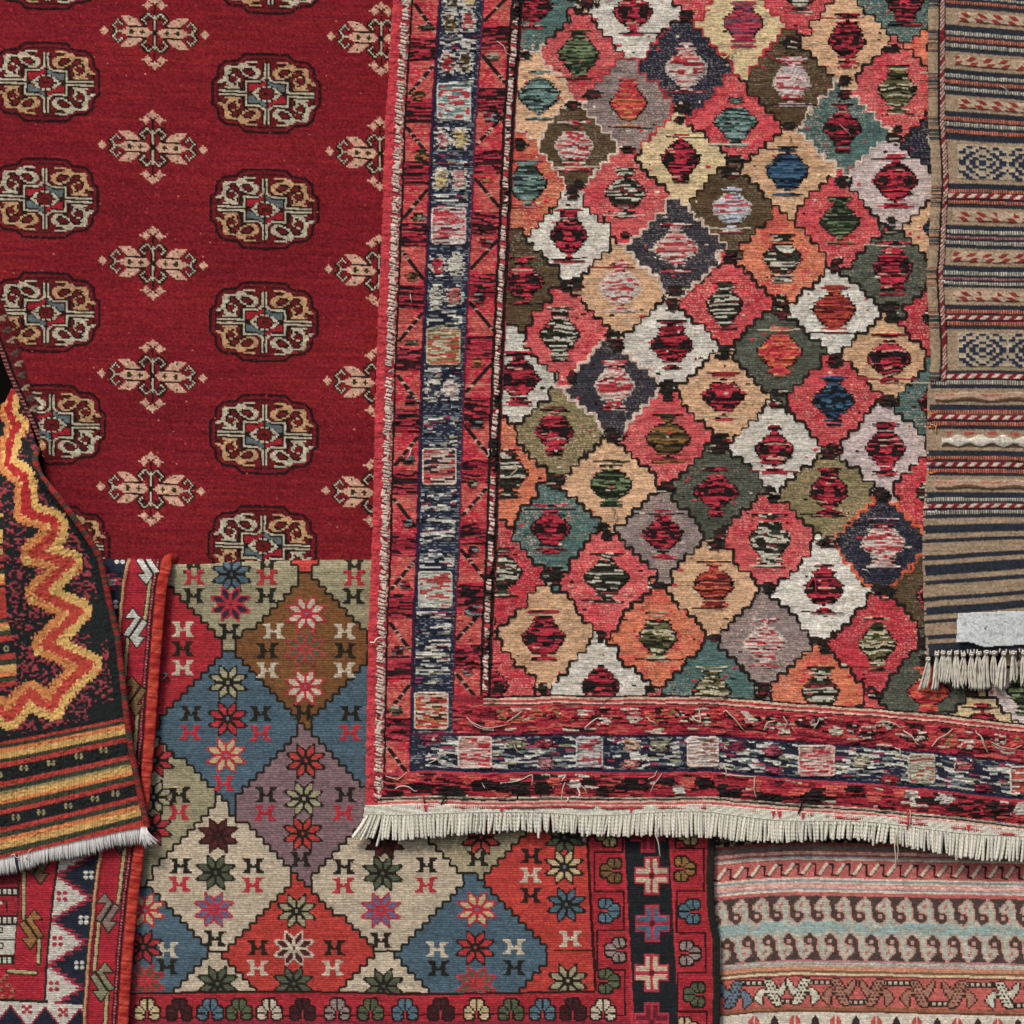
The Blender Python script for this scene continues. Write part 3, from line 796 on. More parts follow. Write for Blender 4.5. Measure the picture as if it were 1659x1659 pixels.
def rug_kilim():
    c = Cloth(1484, -40, 1720, 1072)
    X, Y = c.X, c.Y
    saw = (np.abs((X / 3.4) % 1 - .5) - .25) * 3.0
    V0 = Y - slope3(Y) * (X - 1590) + (vnoise(X, Y, 80, 60, 5) - .5) * 3
    V = V0 + saw
    c.put(np.ones(X.shape, bool), NAVY)
    tx = (X / 3.6) % 1
    for (a, b, k) in BANDS:
        if isinstance(k, tuple):
            m = (V0 > a) & (V0 < b) & (tx > .38)
            c.put(m, k, h=None); c.h[m] += 1.0
            cc = h2(np.floor(X / 3.6), X * 0 + a, 2)[m]
            c.col[m] *= (.75 + .5 * cc)[:, None]
            continue
        m = (V > a) & (V < b) if k != 'S' else (V0 > a) & (V0 < b)
        if k == 'S':
            c.put(m, (128, 30, 38))
            t = ((X + 1.1 * (V0 - a)) / 18.5) % 1
            mw = m & (t < .5) & (V0 > a + 1.2) & (V0 < b - 1)
            c.put(mw, (204, 182, 162)); c.h[m] += 1.3; c.h[mw] += .6
            continue
        c.put(m, TAN)
        u = X
        if k in 'AB':
            mid = (a + b) / 2
            m2 = m & (V0 > mid - 7.5) & (V0 < mid + 8) & (X > 1541 + 4 * (a % 3))
            c.put(m2, (182, 156, 128)); c.h[m2] += 1.0
            for row, ph in ((0, 0.0), (1, .5)):
                t = ((u + (-1 if k == 'A' else 1) * (V0 - mid) * 1.2) / 26 + ph) % 1
                mm = m2 & (t < .42) & ((V0 < mid) if row == 0 else (V0 >= mid + .8)) & (h2(np.floor(u / 26 + ph), row + X * 0, int(a)) < .93)
                c.put(mm, (142, 46, 42)); c.h[mm] += .5
            mm = m2 & (V0 > mid + 6) & (vnoise(X, Y, 12, 5, 9) > .45); c.put(mm, (92, 52, 40))
        elif k == 'C':
            mid = (a + b) / 2
            wv = 2.6 * np.sin(X / 12.0)
            m2 = m & (np.abs(V0 - mid - 1 - wv * .5) < 6.5) & (X > 1512)
            c.put(m2, (184, 150, 124)); c.h[m2] += 2
            c.put(m2 & (V0 > mid + 3 + wv), (108, 74, 52))
            c.put(m2 & (V0 < mid - 1) & (np.sin(X / 12.0) > .2), (176, 108, 88))
        elif k == 'E':
            mid = (a + b) / 2
            wv = np.cos((X - 1585) / 36.5 * 2 * np.pi)
            d = np.abs(V0 - mid - 2)
            m2 = m & (d < 7.0 + 3 * wv) & (X > 1522)
            c.put(m2, (206, 196, 178)); c.h[m2] += (3.2 * np.sqrt(np.clip(1 - (d / (7.5 + 3 * wv + .01)) ** 2, 0, 1)))[m2]
            c.put(m & (V0 > mid + 9 + 2 * wv) & (V0 < mid + 12) & (X > 1522), (94, 66, 46))
            c.put(m & (V0 < mid - 8) & (wv < -.3) & (V0 > mid - 13) & (X > 1530), (172, 74, 58))
            c.col[m2] *= (.82 + .3 * vnoise(X, Y, 4, 9, 91))[m2][:, None]
        elif k == 'Z':
            # rows of nested lozenges in navy supplementary weft
            mid = (a + b) / 2
            for cx0, s0 in ((1588, 1), (1668, -1)):
                dx = (X - cx0) / 40.0; dy = (V0 - mid) / 27.0
                r = np.abs(dx) + np.abs(dy)
                q = np.floor((V0 - mid) / 4.4)
                xq = (np.floor((X - cx0) / 5.4) + .5) * 5.4
                rq = np.abs(xq / 30) + np.abs((q * 4.4 + 2.2) / 20)
                m2 = m & (np.abs(dx) < 1.0) & (np.abs(V0 - mid) < 27) & (X > 1534)
                ring = (rq < .24) | ((rq > .5) & (rq < .80)) | ((rq > 1.08) & (rq < 1.42)) | ((rq > 1.75) & (rq < 2.1))
                ring &= ((q % 2) == 0) | (h2(q, np.floor(xq), 3) < .88)
                m3 = m2 & ring
                c.put(m2 & ~ring, (174, 156, 128)); c.put(m3, (42, 50, 70)); c.h[m2] += 1.0; c.h[m3] += .7
            c.put(m & (np.abs(V0 - mid) > 27), TAN)
    # left edge: a plain tan strip with navy wefts turning back, a red and white cord
    E = interp(Y, E3)
    W = X - E
    lim = 618
    e = (W < 28) & (Y < lim)
    c.put(e, TAN)
    nav = np.zeros(X.shape, bool)
    for (a, b, k) in BANDS:
        pass
    isnav = np.ones(X.shape, bool)
    for (a, b, k) in BANDS:
        if isinstance(k, str) and k != 'S':
            isnav &= ~((Y > a - 2) & (Y < b + 2))
    rung = e & (W < 17) & isnav & (((Y / 3.3) % 1) < .7)
    c.put(rung, (66, 66, 66))
    c.put(rung & (h2(np.floor(Y / 3.3), X * 0, 4) < .25), (150, 100, 74))
    c.put(e & (W > 16) & (W < 19.5), (40, 32, 30)); c.put(e & (W > 27), (40, 34, 32))
    cd = e & (W >= 19.5) & (W < 27)
    c.put(cd, (128, 34, 40)); g = ((Y + W * 1.4) / 7.0) % 1
    t = h2(np.floor((Y + W * 1.4) / 7), X * 0, 6)
    c.put(cd & (g < .55) & (t < .8), (194, 168, 146)); c.h[cd] += 2
    e2 = (W < 4) & (Y > lim); c.put(e2 & (h2(np.floor(Y / 4), X * 0, 8) < .5), TAN)
    for yy, cl in ((670, (206, 130, 60)), (680, (96, 40, 80)), (692, (206, 120, 60)), (745, (150, 60, 60)), (755, (60, 50, 90)), (766, (206, 120, 60)), (820, (140, 50, 80)), (829, (200, 196, 190))):
        c.line([(1500, yy), (1507, yy + 1), (1513, yy - 1)], 2.2, cl, h=1.5)
    c.weave(ph=2.6, pw=3.4, amp=.35, cvar=.36, seed=44, shift=False)
    bot = 1056 + 6 * np.clip((1530 - X) / 30, 0, 1) - (X - 1590) * .03
    c.mask = (W > 0) & (Y < bot)
    base = 46 + 3.5 * (fbm(X, Y, 90, 300) - .5) + 3 * np.exp(-((W - 10) / 10.0) ** 2) * (Y < lim)
    return c.build('field', M_WOOL, T3, base, 5)


# ================================================================== 4  black and yellow kilim hanging at the left
K4 = [(-60, 655), (0, 650), (12, 628), (26, 624), (34, 652), (48, 690), (56, 715), (60, 726), (57, 745), (68, 772), (95, 803), (122, 838), (150, 878), (165, 906), (173, 945), (181, 985),
      (192, 1030), (201, 1110), (207, 1165), (215, 1222), (229, 1290), (240, 1341), (228, 1342), (200, 1349), (150, 1360), (100, 1371), (50, 1383), (0, 1394), (-60, 1406)]
ZZ = [(22, 618), (11, 642), (8, 668), (18, 684), (27, 689), (16, 697), (13, 715), (11, 733), (11, 751), (22, 761), (39, 771), (45, 787), (46, 813), (45, 829), (66, 836), (86, 841), (93, 848), (93, 860), (80, 877), (56, 896),
      (82, 902), (116, 911), (100, 923), (82, 943), (64, 960), (85, 970), (113, 983), (130, 990), (110, 1009), (90, 1028), (74, 1043), (99, 1053), (123, 1066), (147, 1076), (130, 1090), (113, 1105), (95, 1125), (88, 1144),
      (68, 1137), (52, 1121), (37, 1136), (18, 1161), (0, 1147), (-20, 1160), (-40, 1150)]


def rug_zigzag():
    c = Cloth(-60, 610, 250, 1410)
    X, Y = c.X, c.Y
    BK = (33, 36, 36)
    c.put(np.ones(X.shape, bool), BK)
    # curled crimson picks on the black
    n1 = vnoise(X + 3 * vnoise(X, Y, 7, 7, 5), Y, 4.4, 3.4, 60); n2 = vnoise(X, Y, 26, 24, 61)
    fl = (n1 > .56) & (n2 > .36)
    c.put(fl, (134, 46, 58)); c.h[fl] += 1.0
    fl2 = (n1 > .74) & (n2 > .3); c.put(fl2, (156, 60, 66))
    # the solid black margin beside the cord
    xr = interp(Y, [(p[1], p[0]) for p in K4[7:22]])
    c.put((X > xr - 17) & (Y > 740), (30, 36, 36))
    # zigzag ribbon
    st = 4.8
    row_ = np.floor((Y + .22 * X + c.wob2) / st)
    Xj = X + c.wob + (h2(row_, row_ * 0, 6) - .5) * 3.5
    Xq = (np.floor(Xj / 5.4) + .5) * 5.4; Yq = (row_ + .5) * st - .22 * X
    d, sd = segdist(Xq, Yq, ZZ, side=True)
    yel = sd < 0
    nar = interp(Y, [(600, .75), (800, .9), (900, 1), (1410, 1)])
    c.put((d < 20.5 * nar) & ~yel, (204, 126, 62)); c.put((d < 21.5 * nar) & yel, (212, 166, 86))
    c.put(d < 8.2 * nar, (184, 60, 44))
    dark = Y < 870
    rm = (d < 8.2 * nar) & (Y < 850); c.put(rm, (172, 32, 34))
    rimh = (np.abs(d - 8.4 * nar) < 1.4) & (h2(np.floor(Y / 6), np.floor(X / 6), 3) < .45)
    c.put(rimh, (222, 168, 96))
    # inner striped panel at the far left
    V = Y + .12 * X
    xe = interp(Y, [(830, 8), (900, 8), (950, 12), (1000, 14), (1050, 28), (1115, 30)])
    pan = (X < xe) & (V > 826) & (V < 1114)
    YE, GN, RD_, OR = (208, 162, 86), (58, 66, 48), (180, 56, 46), (214, 122, 62)
    c.put(pan, BK)
    for a, b, cl in ((832, 838, YE), (858, 880, YE), (884, 888, RD_), (889, 899, YE), (901, 909, RD_), (914, 920, RD_), (924, 930, GN), (930, 940, YE), (940, 948, OR), (952, 1002, RD_), (1003, 1009, GN), (1009, 1014, OR), (1014, 1022, YE), (1022, 1029, GN), (1030, 1040, RD_),
                     (1060, 1069, RD_), (1069, 1078, GN), (1078, 1088, YE), (1088, 1097, OR), (1098, 1105, GN), (1105, 1113, RD_)):
        c.put(pan & (V > a) & (V < b), cl)
    c.dot(13, 1050, 5, 5, (150, 140, 100)); c.dot(13, 1050, 2.4, 2.4, (60, 50, 36))
    # cross stripes at the foot
    t01 = np.clip((Y - 1160) / 230, 0, 1)
    saw = (np.abs((X / 4.2) % 1 - .5) - .25) * 2.4
    S = Y + (41 + 14 * t01) * np.sign(X) * (np.abs(X) / 212) ** 1.12 + saw
    foot = S > 1193
    c.put(foot, BK)
    lst = ((1201, 1206, RD_), (1206, 1212, GN), (1212, 1219, OR), (1219, 1229, YE), (1229, 1234, GN), (1235, 1243, RD_),
           (1266, 1274, RD_), (1274, 1282, GN), (1282, 1286, (160, 136, 84)), (1286, 1296, YE), (1296, 1302, OR), (1302, 1310, GN), (1311, 1319, RD_),
           (1340, 1348, RD_), (1348, 1356, GN), (1356, 1364, OR), (1364, 1375, YE), (1375, 1384, GN), (1384, 1402, RD_))
    for a, b, cl in lst:
        c.put(foot & (S >= a) & (S < b), cl)
    ln = np.ones(X.shape); tick = ((X / 4.2) % 1) < .22
    c.col[foot & tick] *= .62
    for (x, y) in ((0, 1254), (41, 1243), (85, 1235), (130, 1224), (170, 1214), (28, 1323), (69, 1315), (113, 1304), (156, 1293), (189, 1284)):
        for (a, b) in ((-4, -3), (4, -3), (-4, 3), (4, 3), (0, 0), (-5, 0), (5, 1)):
            c.dot(x + a, y + b, 2.2, 1.9, (150, 142, 98), h=.9)
        c.dot(x, y, 1.6, 1.6, (70, 62, 40))
    c.weave(ph=2.9, pw=3.3, amp=.3, cvar=.28, seed=64, V=Y + .2 * X, shift=False)
    c.mask = inside(X, Y, K4)
    depth = interp(Y, [(600, -14), (690, -8), (730, 4), (770, 30), (860, 42), (1000, 38), (1410, 34)])
    # the cloth rolls forward along its free edge at the top and hangs in a soft fold
    w = xr - X
    roll = 14 * np.exp(-(w / 16.0) ** 2) * np.clip((950 - Y) / 200, 0, 1) * np.clip((Y - 725) / 30, 0, 1)
    fold = -22 * np.exp(-((X + 6) / 16.0) ** 2) * np.clip((860 - Y) / 160, 0, 1)
    base = depth + roll + fold + 5 * np.sin((X + .3 * Y) / 38.0) * np.clip((1200 - Y) / 300, .2, 1) + 3 * (fbm(X, Y, 80, 71) - .5)
    c.base = base
    o = c.build('field', M_WOOL, T4, base, 5)
    return o


# ================================================================== 5  flat-woven rug with stars in big stepped diamonds
STARP = [(.07, .14), (.07, .64), (.42, 1.0), (.46, .52)]
HM = """XXXX...XXXX
.XXX...XXX.
..XX...XX..
..XXX.XXX..
..XXXXXXX..
..XX...XX..
.XXX...XXX.
XXXX...XXXX""".split('\n')


def star(c, x, y, fill, outl, rx=31, ry=27, cen=None):
    sl = c.sub(x - rx - 4, y - ry - 4, x + rx + 4, y + ry + 4)
    if c.X[sl].size == 0:
        return
    qx = (np.floor((c.X[sl] + c.wob[sl] * .6 - x) / 2.2) + .5) * 2.2; qy = (np.floor((c.Y[sl] + c.wob2[sl] * .6 - y) / 2.4) + .5) * 2.4
    u = np.abs(qx) / rx; v = np.abs(qy) / ry
    A = inside(u, v, STARP) | inside(v, u, STARP)
    dA = np.minimum(segdist(u, v, STARP, True), segdist(v, u, STARP, True))
    m = A | (dA < .07) | ((u < .12) & (v < .3)) | ((v < .12) & (u < .3))
    c.put(m, outl, sl)
    c.put(A & (dA > .035), fill, sl)
    c.h[sl][m] += .5
    c.put((u < .1) & (v < .1), cen or fill, sl)


def hmot(c, x, y, col, w=3.2, h=3.1):
    c.stamp(HM, {'X': col}, x, y, w, h, h=.5)


FLO = """....XX.XX....
...XXX.XXX...
...XXX.XXX...
...XXX.XXX...
.XX.XX.XX.XX.
XXXX.X.X.XXXX
XXXXX.R.XXXXX
....X.R.X....
XXXX..R..XXXX
XXXXX.R.XXXXX
.XXX.....XXX.""".split('\n')


def flower(c, x, y, col, bg=(38, 30, 24), rot=False, fx=1, fy=1, s=3.0):
    rows = FLO
    ex = []
    R = len(rows); C = len(rows[0])
    pad = ['.' * (C + 2)] + ['.' + r + '.' for r in rows] + ['.' * (C + 2)]
    for i in range(R + 2):
        t = ''
        for j in range(C + 2):
            if pad[i][j] != '.':
                t += pad[i][j]
            else:
                near = any(0 <= i + a < R + 2 and 0 <= j + b < C + 2 and pad[i + a][j + b] == 'X' for a in (-1, 0, 1) for b in (-1, 0, 1))
                t += 'D' if near else '.'
        ex.append(t)
    c.stamp(ex, {'X': col, 'D': bg, 'R': (196, 50, 60)}, x, y, s, s, rot=rot, fx=fx, fy=fy, h=.4)


D5 = [(372, 930, 'o'), (612, 928, 'o'), (495, 1050, 'b'), (247, 1045, 'r'), (372, 1178, 'u'), (612, 1176, 'u'), (490, 1303, 'm'), (232, 1303, 'o'), (352, 1424, 'c'), (620, 1426, 'c'),
      (480, 1546, 'r2'), (215, 1542, 'u'), (348, 1668, 'c'), (622, 1668, 'c'), (770, 1546, 'u'), (898, 1425, 'r2'), (777, 1303, 'k'), (905, 1668, 'r2'), (1010, 1546, 'r2'), (740, 1050, 'b'), (740, 1176, 'u'), (870, 1176, 'c'), (870, 930, 'o'), (990, 1303, 'm'), (247, 812, 'b'), (495, 810, 'r2'), (740, 810, 'b'), (990, 1050, 'b')]
PAL5 = {'o': (160, 150, 116), 'b': (126, 82, 42), 'r': (178, 36, 48), 'r2': (194, 58, 48), 'u': (80, 104, 118), 'm': (138, 108, 112), 'c': (200, 182, 154), 'k': (166, 152, 118)}


def rug_stars():
    c = Cloth(185, 900, 1172, 1700)
    X, Y = c.X, c.Y
    Xw = X + c.wob; Yw = Y + c.wob2
    sx, sy = 11.2, 11.6
    Xq = (np.floor(Xw / sx) + .5) * sx; Yq = (np.floor(Yw / sy) + .5) * sy
    best = np.full(X.shape, 1e9); lab = np.zeros(X.shape, int)
    for i, (dx, dy, _) in enumerate(D5):
        d = np.abs(Xq - dx) / 124 + np.abs(Yq - dy) / 126 - .12 * (np.abs(Xq - dx) < 14)
        m = d < best; best = np.where(m, d, best); lab = np.where(m, i, lab)
    lab = np.where((lab == 18) | (lab == 17), 15, lab)
    pal = np.array([lin(PAL5[d[2]]) for d in D5])
    c.col[:] = pal[lab]
    c.col *= (1 + .22 * (vnoise(X, Y, 120, 14, 3) - .5) + .16 * (fbm(X, Y, 90, 6) - .5))[..., None]
    df = np.zeros(X.shape, bool)
    for ax, k in ((0, 1), (0, -2), (1, 2), (1, -1)):
        df |= np.roll(lab, k, ax) != lab
    c.put(df, (42, 38, 28))
    BK, RE, WH = (42, 38, 30), (190, 42, 56), (204, 188, 162)
    SG, NV, BL, MA, CR, GR_ = (168, 160, 122), (52, 44, 60), (82, 108, 122), (84, 36, 38), (204, 178, 130), (88, 96, 72)
    for (x, y, cl) in [(313, 917, BK), (432, 917, BK), (574, 917, BK), (314, 935, RE), (432, 935, RE), (313, 965, BK), (431, 965, BK), (371, 1023, BK), (574, 936, RE), (572, 966, BK),
                       (443, 1023, WH), (558, 1023, WH), (433, 1054, BK), (559, 1054, BK), (433, 1086, WH), (558, 1086, WH), (492, 1154, BK), (296, 1020, WH), (296, 1051, BK), (296, 1082, WH),
                       (309, 1156, BK), (422, 1156, BK), (308, 1187, RE), (422, 1188, RE), (362, 1269, RE), (568, 1156, BK), (567, 1187, RE), (431, 1288, BK), (559, 1288, BK), (429, 1317, RE), (556, 1317, RE), (487, 1393, BK),
                       (290, 1288, BK), (289, 1316, RE), (292, 1403, BK), (410, 1403, BK), (290, 1433, RE), (409, 1434, RE), (348, 1521, BK), (557, 1404, BK), (691, 1402, BK), (556, 1435, RE), (690, 1434, RE), (617, 1524, BK),
                       (774, 1391, BK), (418, 1536, BK), (541, 1536, BK), (417, 1569, WH), (539, 1569, WH), (270, 1540, WH), (270, 1567, BK), (708, 1539, WH), (833, 1535, WH), (710, 1569, BK), (833, 1568, BK),
                       (861, 1387, BK), (860, 1418, WH), (860, 1451, BK), (924, 1522, WH)]:
        hmot(c, x, y, cl)
    for (x, y, f, o) in [(375, 931, BL, BK), (373, 979, NV, RE), (496, 994, WH, RE), (494, 1051, (98, 92, 66), (176, 60, 56)), (494, 1113, WH, RE), (369, 1106, SG, BK), (368, 1165, RE, BK), (366, 1224, CR, RE),
                         (495, 1233, (196, 60, 54), BK), (492, 1294, SG, BK), (490, 1351, (196, 56, 50), BK), (248, 1292, SG, BK), (246, 1342, RE, BK), (250, 1232, RE, BK), (353, 1354, (88, 40, 38), (56, 30, 28)), (349, 1414, GR_, BK),
                         (346, 1474, (112, 102, 132), RE), (623, 1364, (88, 40, 38), (56, 30, 28)), (620, 1415, GR_, BK), (617, 1475, (112, 102, 132), RE), (779, 1357, (196, 60, 54), BK), (480, 1477, SG, BK), (476, 1537, MA, WH),
                         (475, 1594, GR_, BK), (234, 1475, CR, RE), (231, 1535, (180, 44, 56), BK), (234, 1590, (110, 80, 60), RE), (352, 1594, GR_, BK), (621, 1598, GR_, BK), (773, 1474, CR, RE), (770, 1536, (196, 50, 54), BK),
                         (772, 1594, (110, 90, 70), RE), (915, 1357, GR_, BK), (914, 1405, CR, BK), (918, 1466, BL, BK), (920, 1590, SG, BK)]:
        star(c, x, y, f, o, cen=(118, 120, 140) if f in (WH, RE, CR) else None)
    # ---- borders
    xr = interp(Y, [(900, 945), (1340, 951), (1480, 958), (1620, 966), (1700, 968)])
    W = Xw - xr
    low = Yw > (1609 + 2 * np.sin(X / 90.0))
    red1 = (178, 36, 48)
    R_ = (W > 0)
    brd = R_ | low
    c.put(brd, red1)
    c.col[brd] *= (1 + .3 * (vnoise(X, Y, 60, 9, 33) - .5))[brd][:, None]
    c.put((np.abs(W) < 2.4) & ~low, (58, 22, 22)); c.put((np.abs(Yw - 1609 - 2 * np.sin(X / 90.0)) < 2) & (W < 0), (58, 26, 24))
    c.line([(898, 1541), (958, 1540)], 2.6, (66, 26, 24))
    c.put((W > 55) & (W < 60), (196, 44, 56))
    bb = (W > 60) & (W < 132)
    c.put(bb, (36, 38, 42))
    c.put((np.abs(W - 134) < 1.8), (196, 44, 56))
    CB = [(-1, 'c')]
    for (x, y, cl) in [(1050, 1350, (130, 34, 46)), (1056, 1419, (204, 178, 150)), (1057, 1497, (84, 106, 128)), (1056, 1577, (204, 180, 150)), (1056, 1656, (120, 32, 48)), (1048, 1270, (84, 106, 128)), (1046, 1190, (204, 178, 150)), (1044, 1110, (120, 32, 48)), (1044, 1030, (84, 106, 128)), (1043, 950, (204, 178, 150))]:
        outl = (190, 46, 64)
        P = [(-12, -31), (12, -31), (12, -14), (28, -14), (28, 13), (12, 13), (12, 31), (-12, 31), (-12, 13), (-28, 13), (-28, -14), (-12, -14)]
        c.poly(P, outl, x, y, h=.4)
        for sx_ in (-1, 1):
            for sy_ in (-1, 1):
                c.poly([(sx_ * 2.5, sy_ * 27), (sx_ * 9, sy_ * 27), (sx_ * 10, sy_ * 11), (sx_ * 25, sy_ * 11), (sx_ * 25, sy_ * 3), (sx_ * 5, sy_ * 3), (sx_ * 2.5, sy_ * 6)], cl, x, y, h=.8)
        c.dot(x, y, 4.5, 4.5, (100, 26, 34))
    MD = (62, 22, 24)
    for k, (ya, yb, s_) in enumerate([(1320, 1380, 1), (1381, 1445, 0), (1445, 1508, 1), (1508, 1572, 0), (1572, 1645, 1)]):
        xa = interp(ya, [(1340, 962), (1650, 972)]) ; xb = interp(ya, [(1340, 1009), (1650, 1014)])
        x_ = xb if s_ else xa
        c.line([(xa, ya), (xb, ya)], 3, MD); c.line([(x_, ya), (x_, yb)], 3, MD)
    c.line([(1014, 1645), (940, 1647), (936, 1642), (200, 1650)], 2.6, MD)
    for k, (ya, yb, s_) in enumerate([(1310, 1375, 0), (1375, 1444, 1), (1444, 1512, 0), (1512, 1577, 1), (1577, 1640, 0), (1640, 1700, 1)]):
        xa = interp(ya, [(1340, 1095), (1650, 1099)]); xb = interp(ya, [(1340, 1140), (1650, 1146)])
        x_ = xb if s_ else xa
        c.line([(xa, ya), (xb, ya)], 3, MD); c.line([(x_, ya), (x_, yb)], 3, MD)
    BRN, BLU, GRY, GRN = (122, 90, 52), (88, 118, 132), (156, 136, 128), (92, 100, 70)
    KH = (176, 156, 104)
    for (x, y, cl, f) in [(982, 1352, KH, 1), (990, 1411, BRN, 1), (987, 1476, BLU, -1), (997, 1540, GRY, 1), (987, 1590, GRN, -1), (1113, 1350, KH, 1), (1110, 1408, (150, 110, 54), -1), (1117, 1477, BLU, 1), (1118, 1545, GRY, -1), (1125, 1612, GRN, 1), (1115, 1668, CR, -1)]:
        flower(c, x, y, cl, rot=True, fy=-f, s=2.9)
    MR = (72, 32, 36)
    for (x, cl) in [(238, CR), (290, MR), (340, BLU), (387, GRN), (436, WH), (490, MR), (546, GRY), (600, GRN), (656, BLU), (714, MR), (772, CR), (828, GRN), (879, BLU), (928, MR), (977, WH)]:
        flower(c, x, 1636, cl, s=3.0, bg=(44, 30, 24))
    c.put((Yw > 1655) & (W < 55), (150, 36, 60))
    # dark outer edge
    xe = interp(Y, [(900, 1148), (1340, 1150), (1420, 1146), (1480, 1148), (1520, 1156), (1600, 1157), (1700, 1156)])
    c.put((X > xe - 2), (40, 38, 32)); c.h[X > xe - 2] += 2.4 * np.sqrt(np.clip(1 - ((X - xe - 5) / 8) ** 2, 0, 1))[X > xe - 2]
    c.weave(ph=3.5, pw=5.0, amp=.55, cvar=.24, seed=12)
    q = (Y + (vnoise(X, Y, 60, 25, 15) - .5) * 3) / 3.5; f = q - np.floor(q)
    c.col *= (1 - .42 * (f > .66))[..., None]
    c.mask = (X < xe + 11) & (Y > 905 + 1.5 * np.sin(X / 60.0))
    t = np.clip((Y - 905) / 22, 0, 1)
    base = 12 + 3 * (fbm(X, Y, 150, 400) - .5) + 1.6 * (fbm(X, Y, 40, 401) - .5) - 24 * (1 - np.sqrt(1 - (1 - t) ** 2))
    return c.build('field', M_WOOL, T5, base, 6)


# ================================================================== 6  red-bordered rug at the lower left
C6 = [(890, 273), (905, 271), (950, 263), (1000, 258), (1100, 250), (1200, 243), (1290, 235), (1380, 226), (1450, 217), (1550, 207), (1659, 200), (1700, 198)]


def smotif(c, x, y, col, k=1.0, mir=1, s=1.0):
    O = (40, 36, 28)
    parts = [[(-16, -16), (-4, -31), (7, -16)], [(1, -17), (9, -17), (-11, 14), (-19, 11)], [(12, -13), (19, -8), (1, 19), (-8, 16)], [(-9, 15), (15, 15), (2, 32)]]
    parts = [[(mir * a * s, b * s) for a, b in p] for p in parts]
    for p in parts:
        c.line(p, 4.2, O, x, y, closed=True)
    for p in parts:
        c.poly(p, col, x, y, h=.8)
    c.line([(mir * 11 * s, -13 * s), (mir * -9 * s, 14 * s)], 1.6, O, x, y)


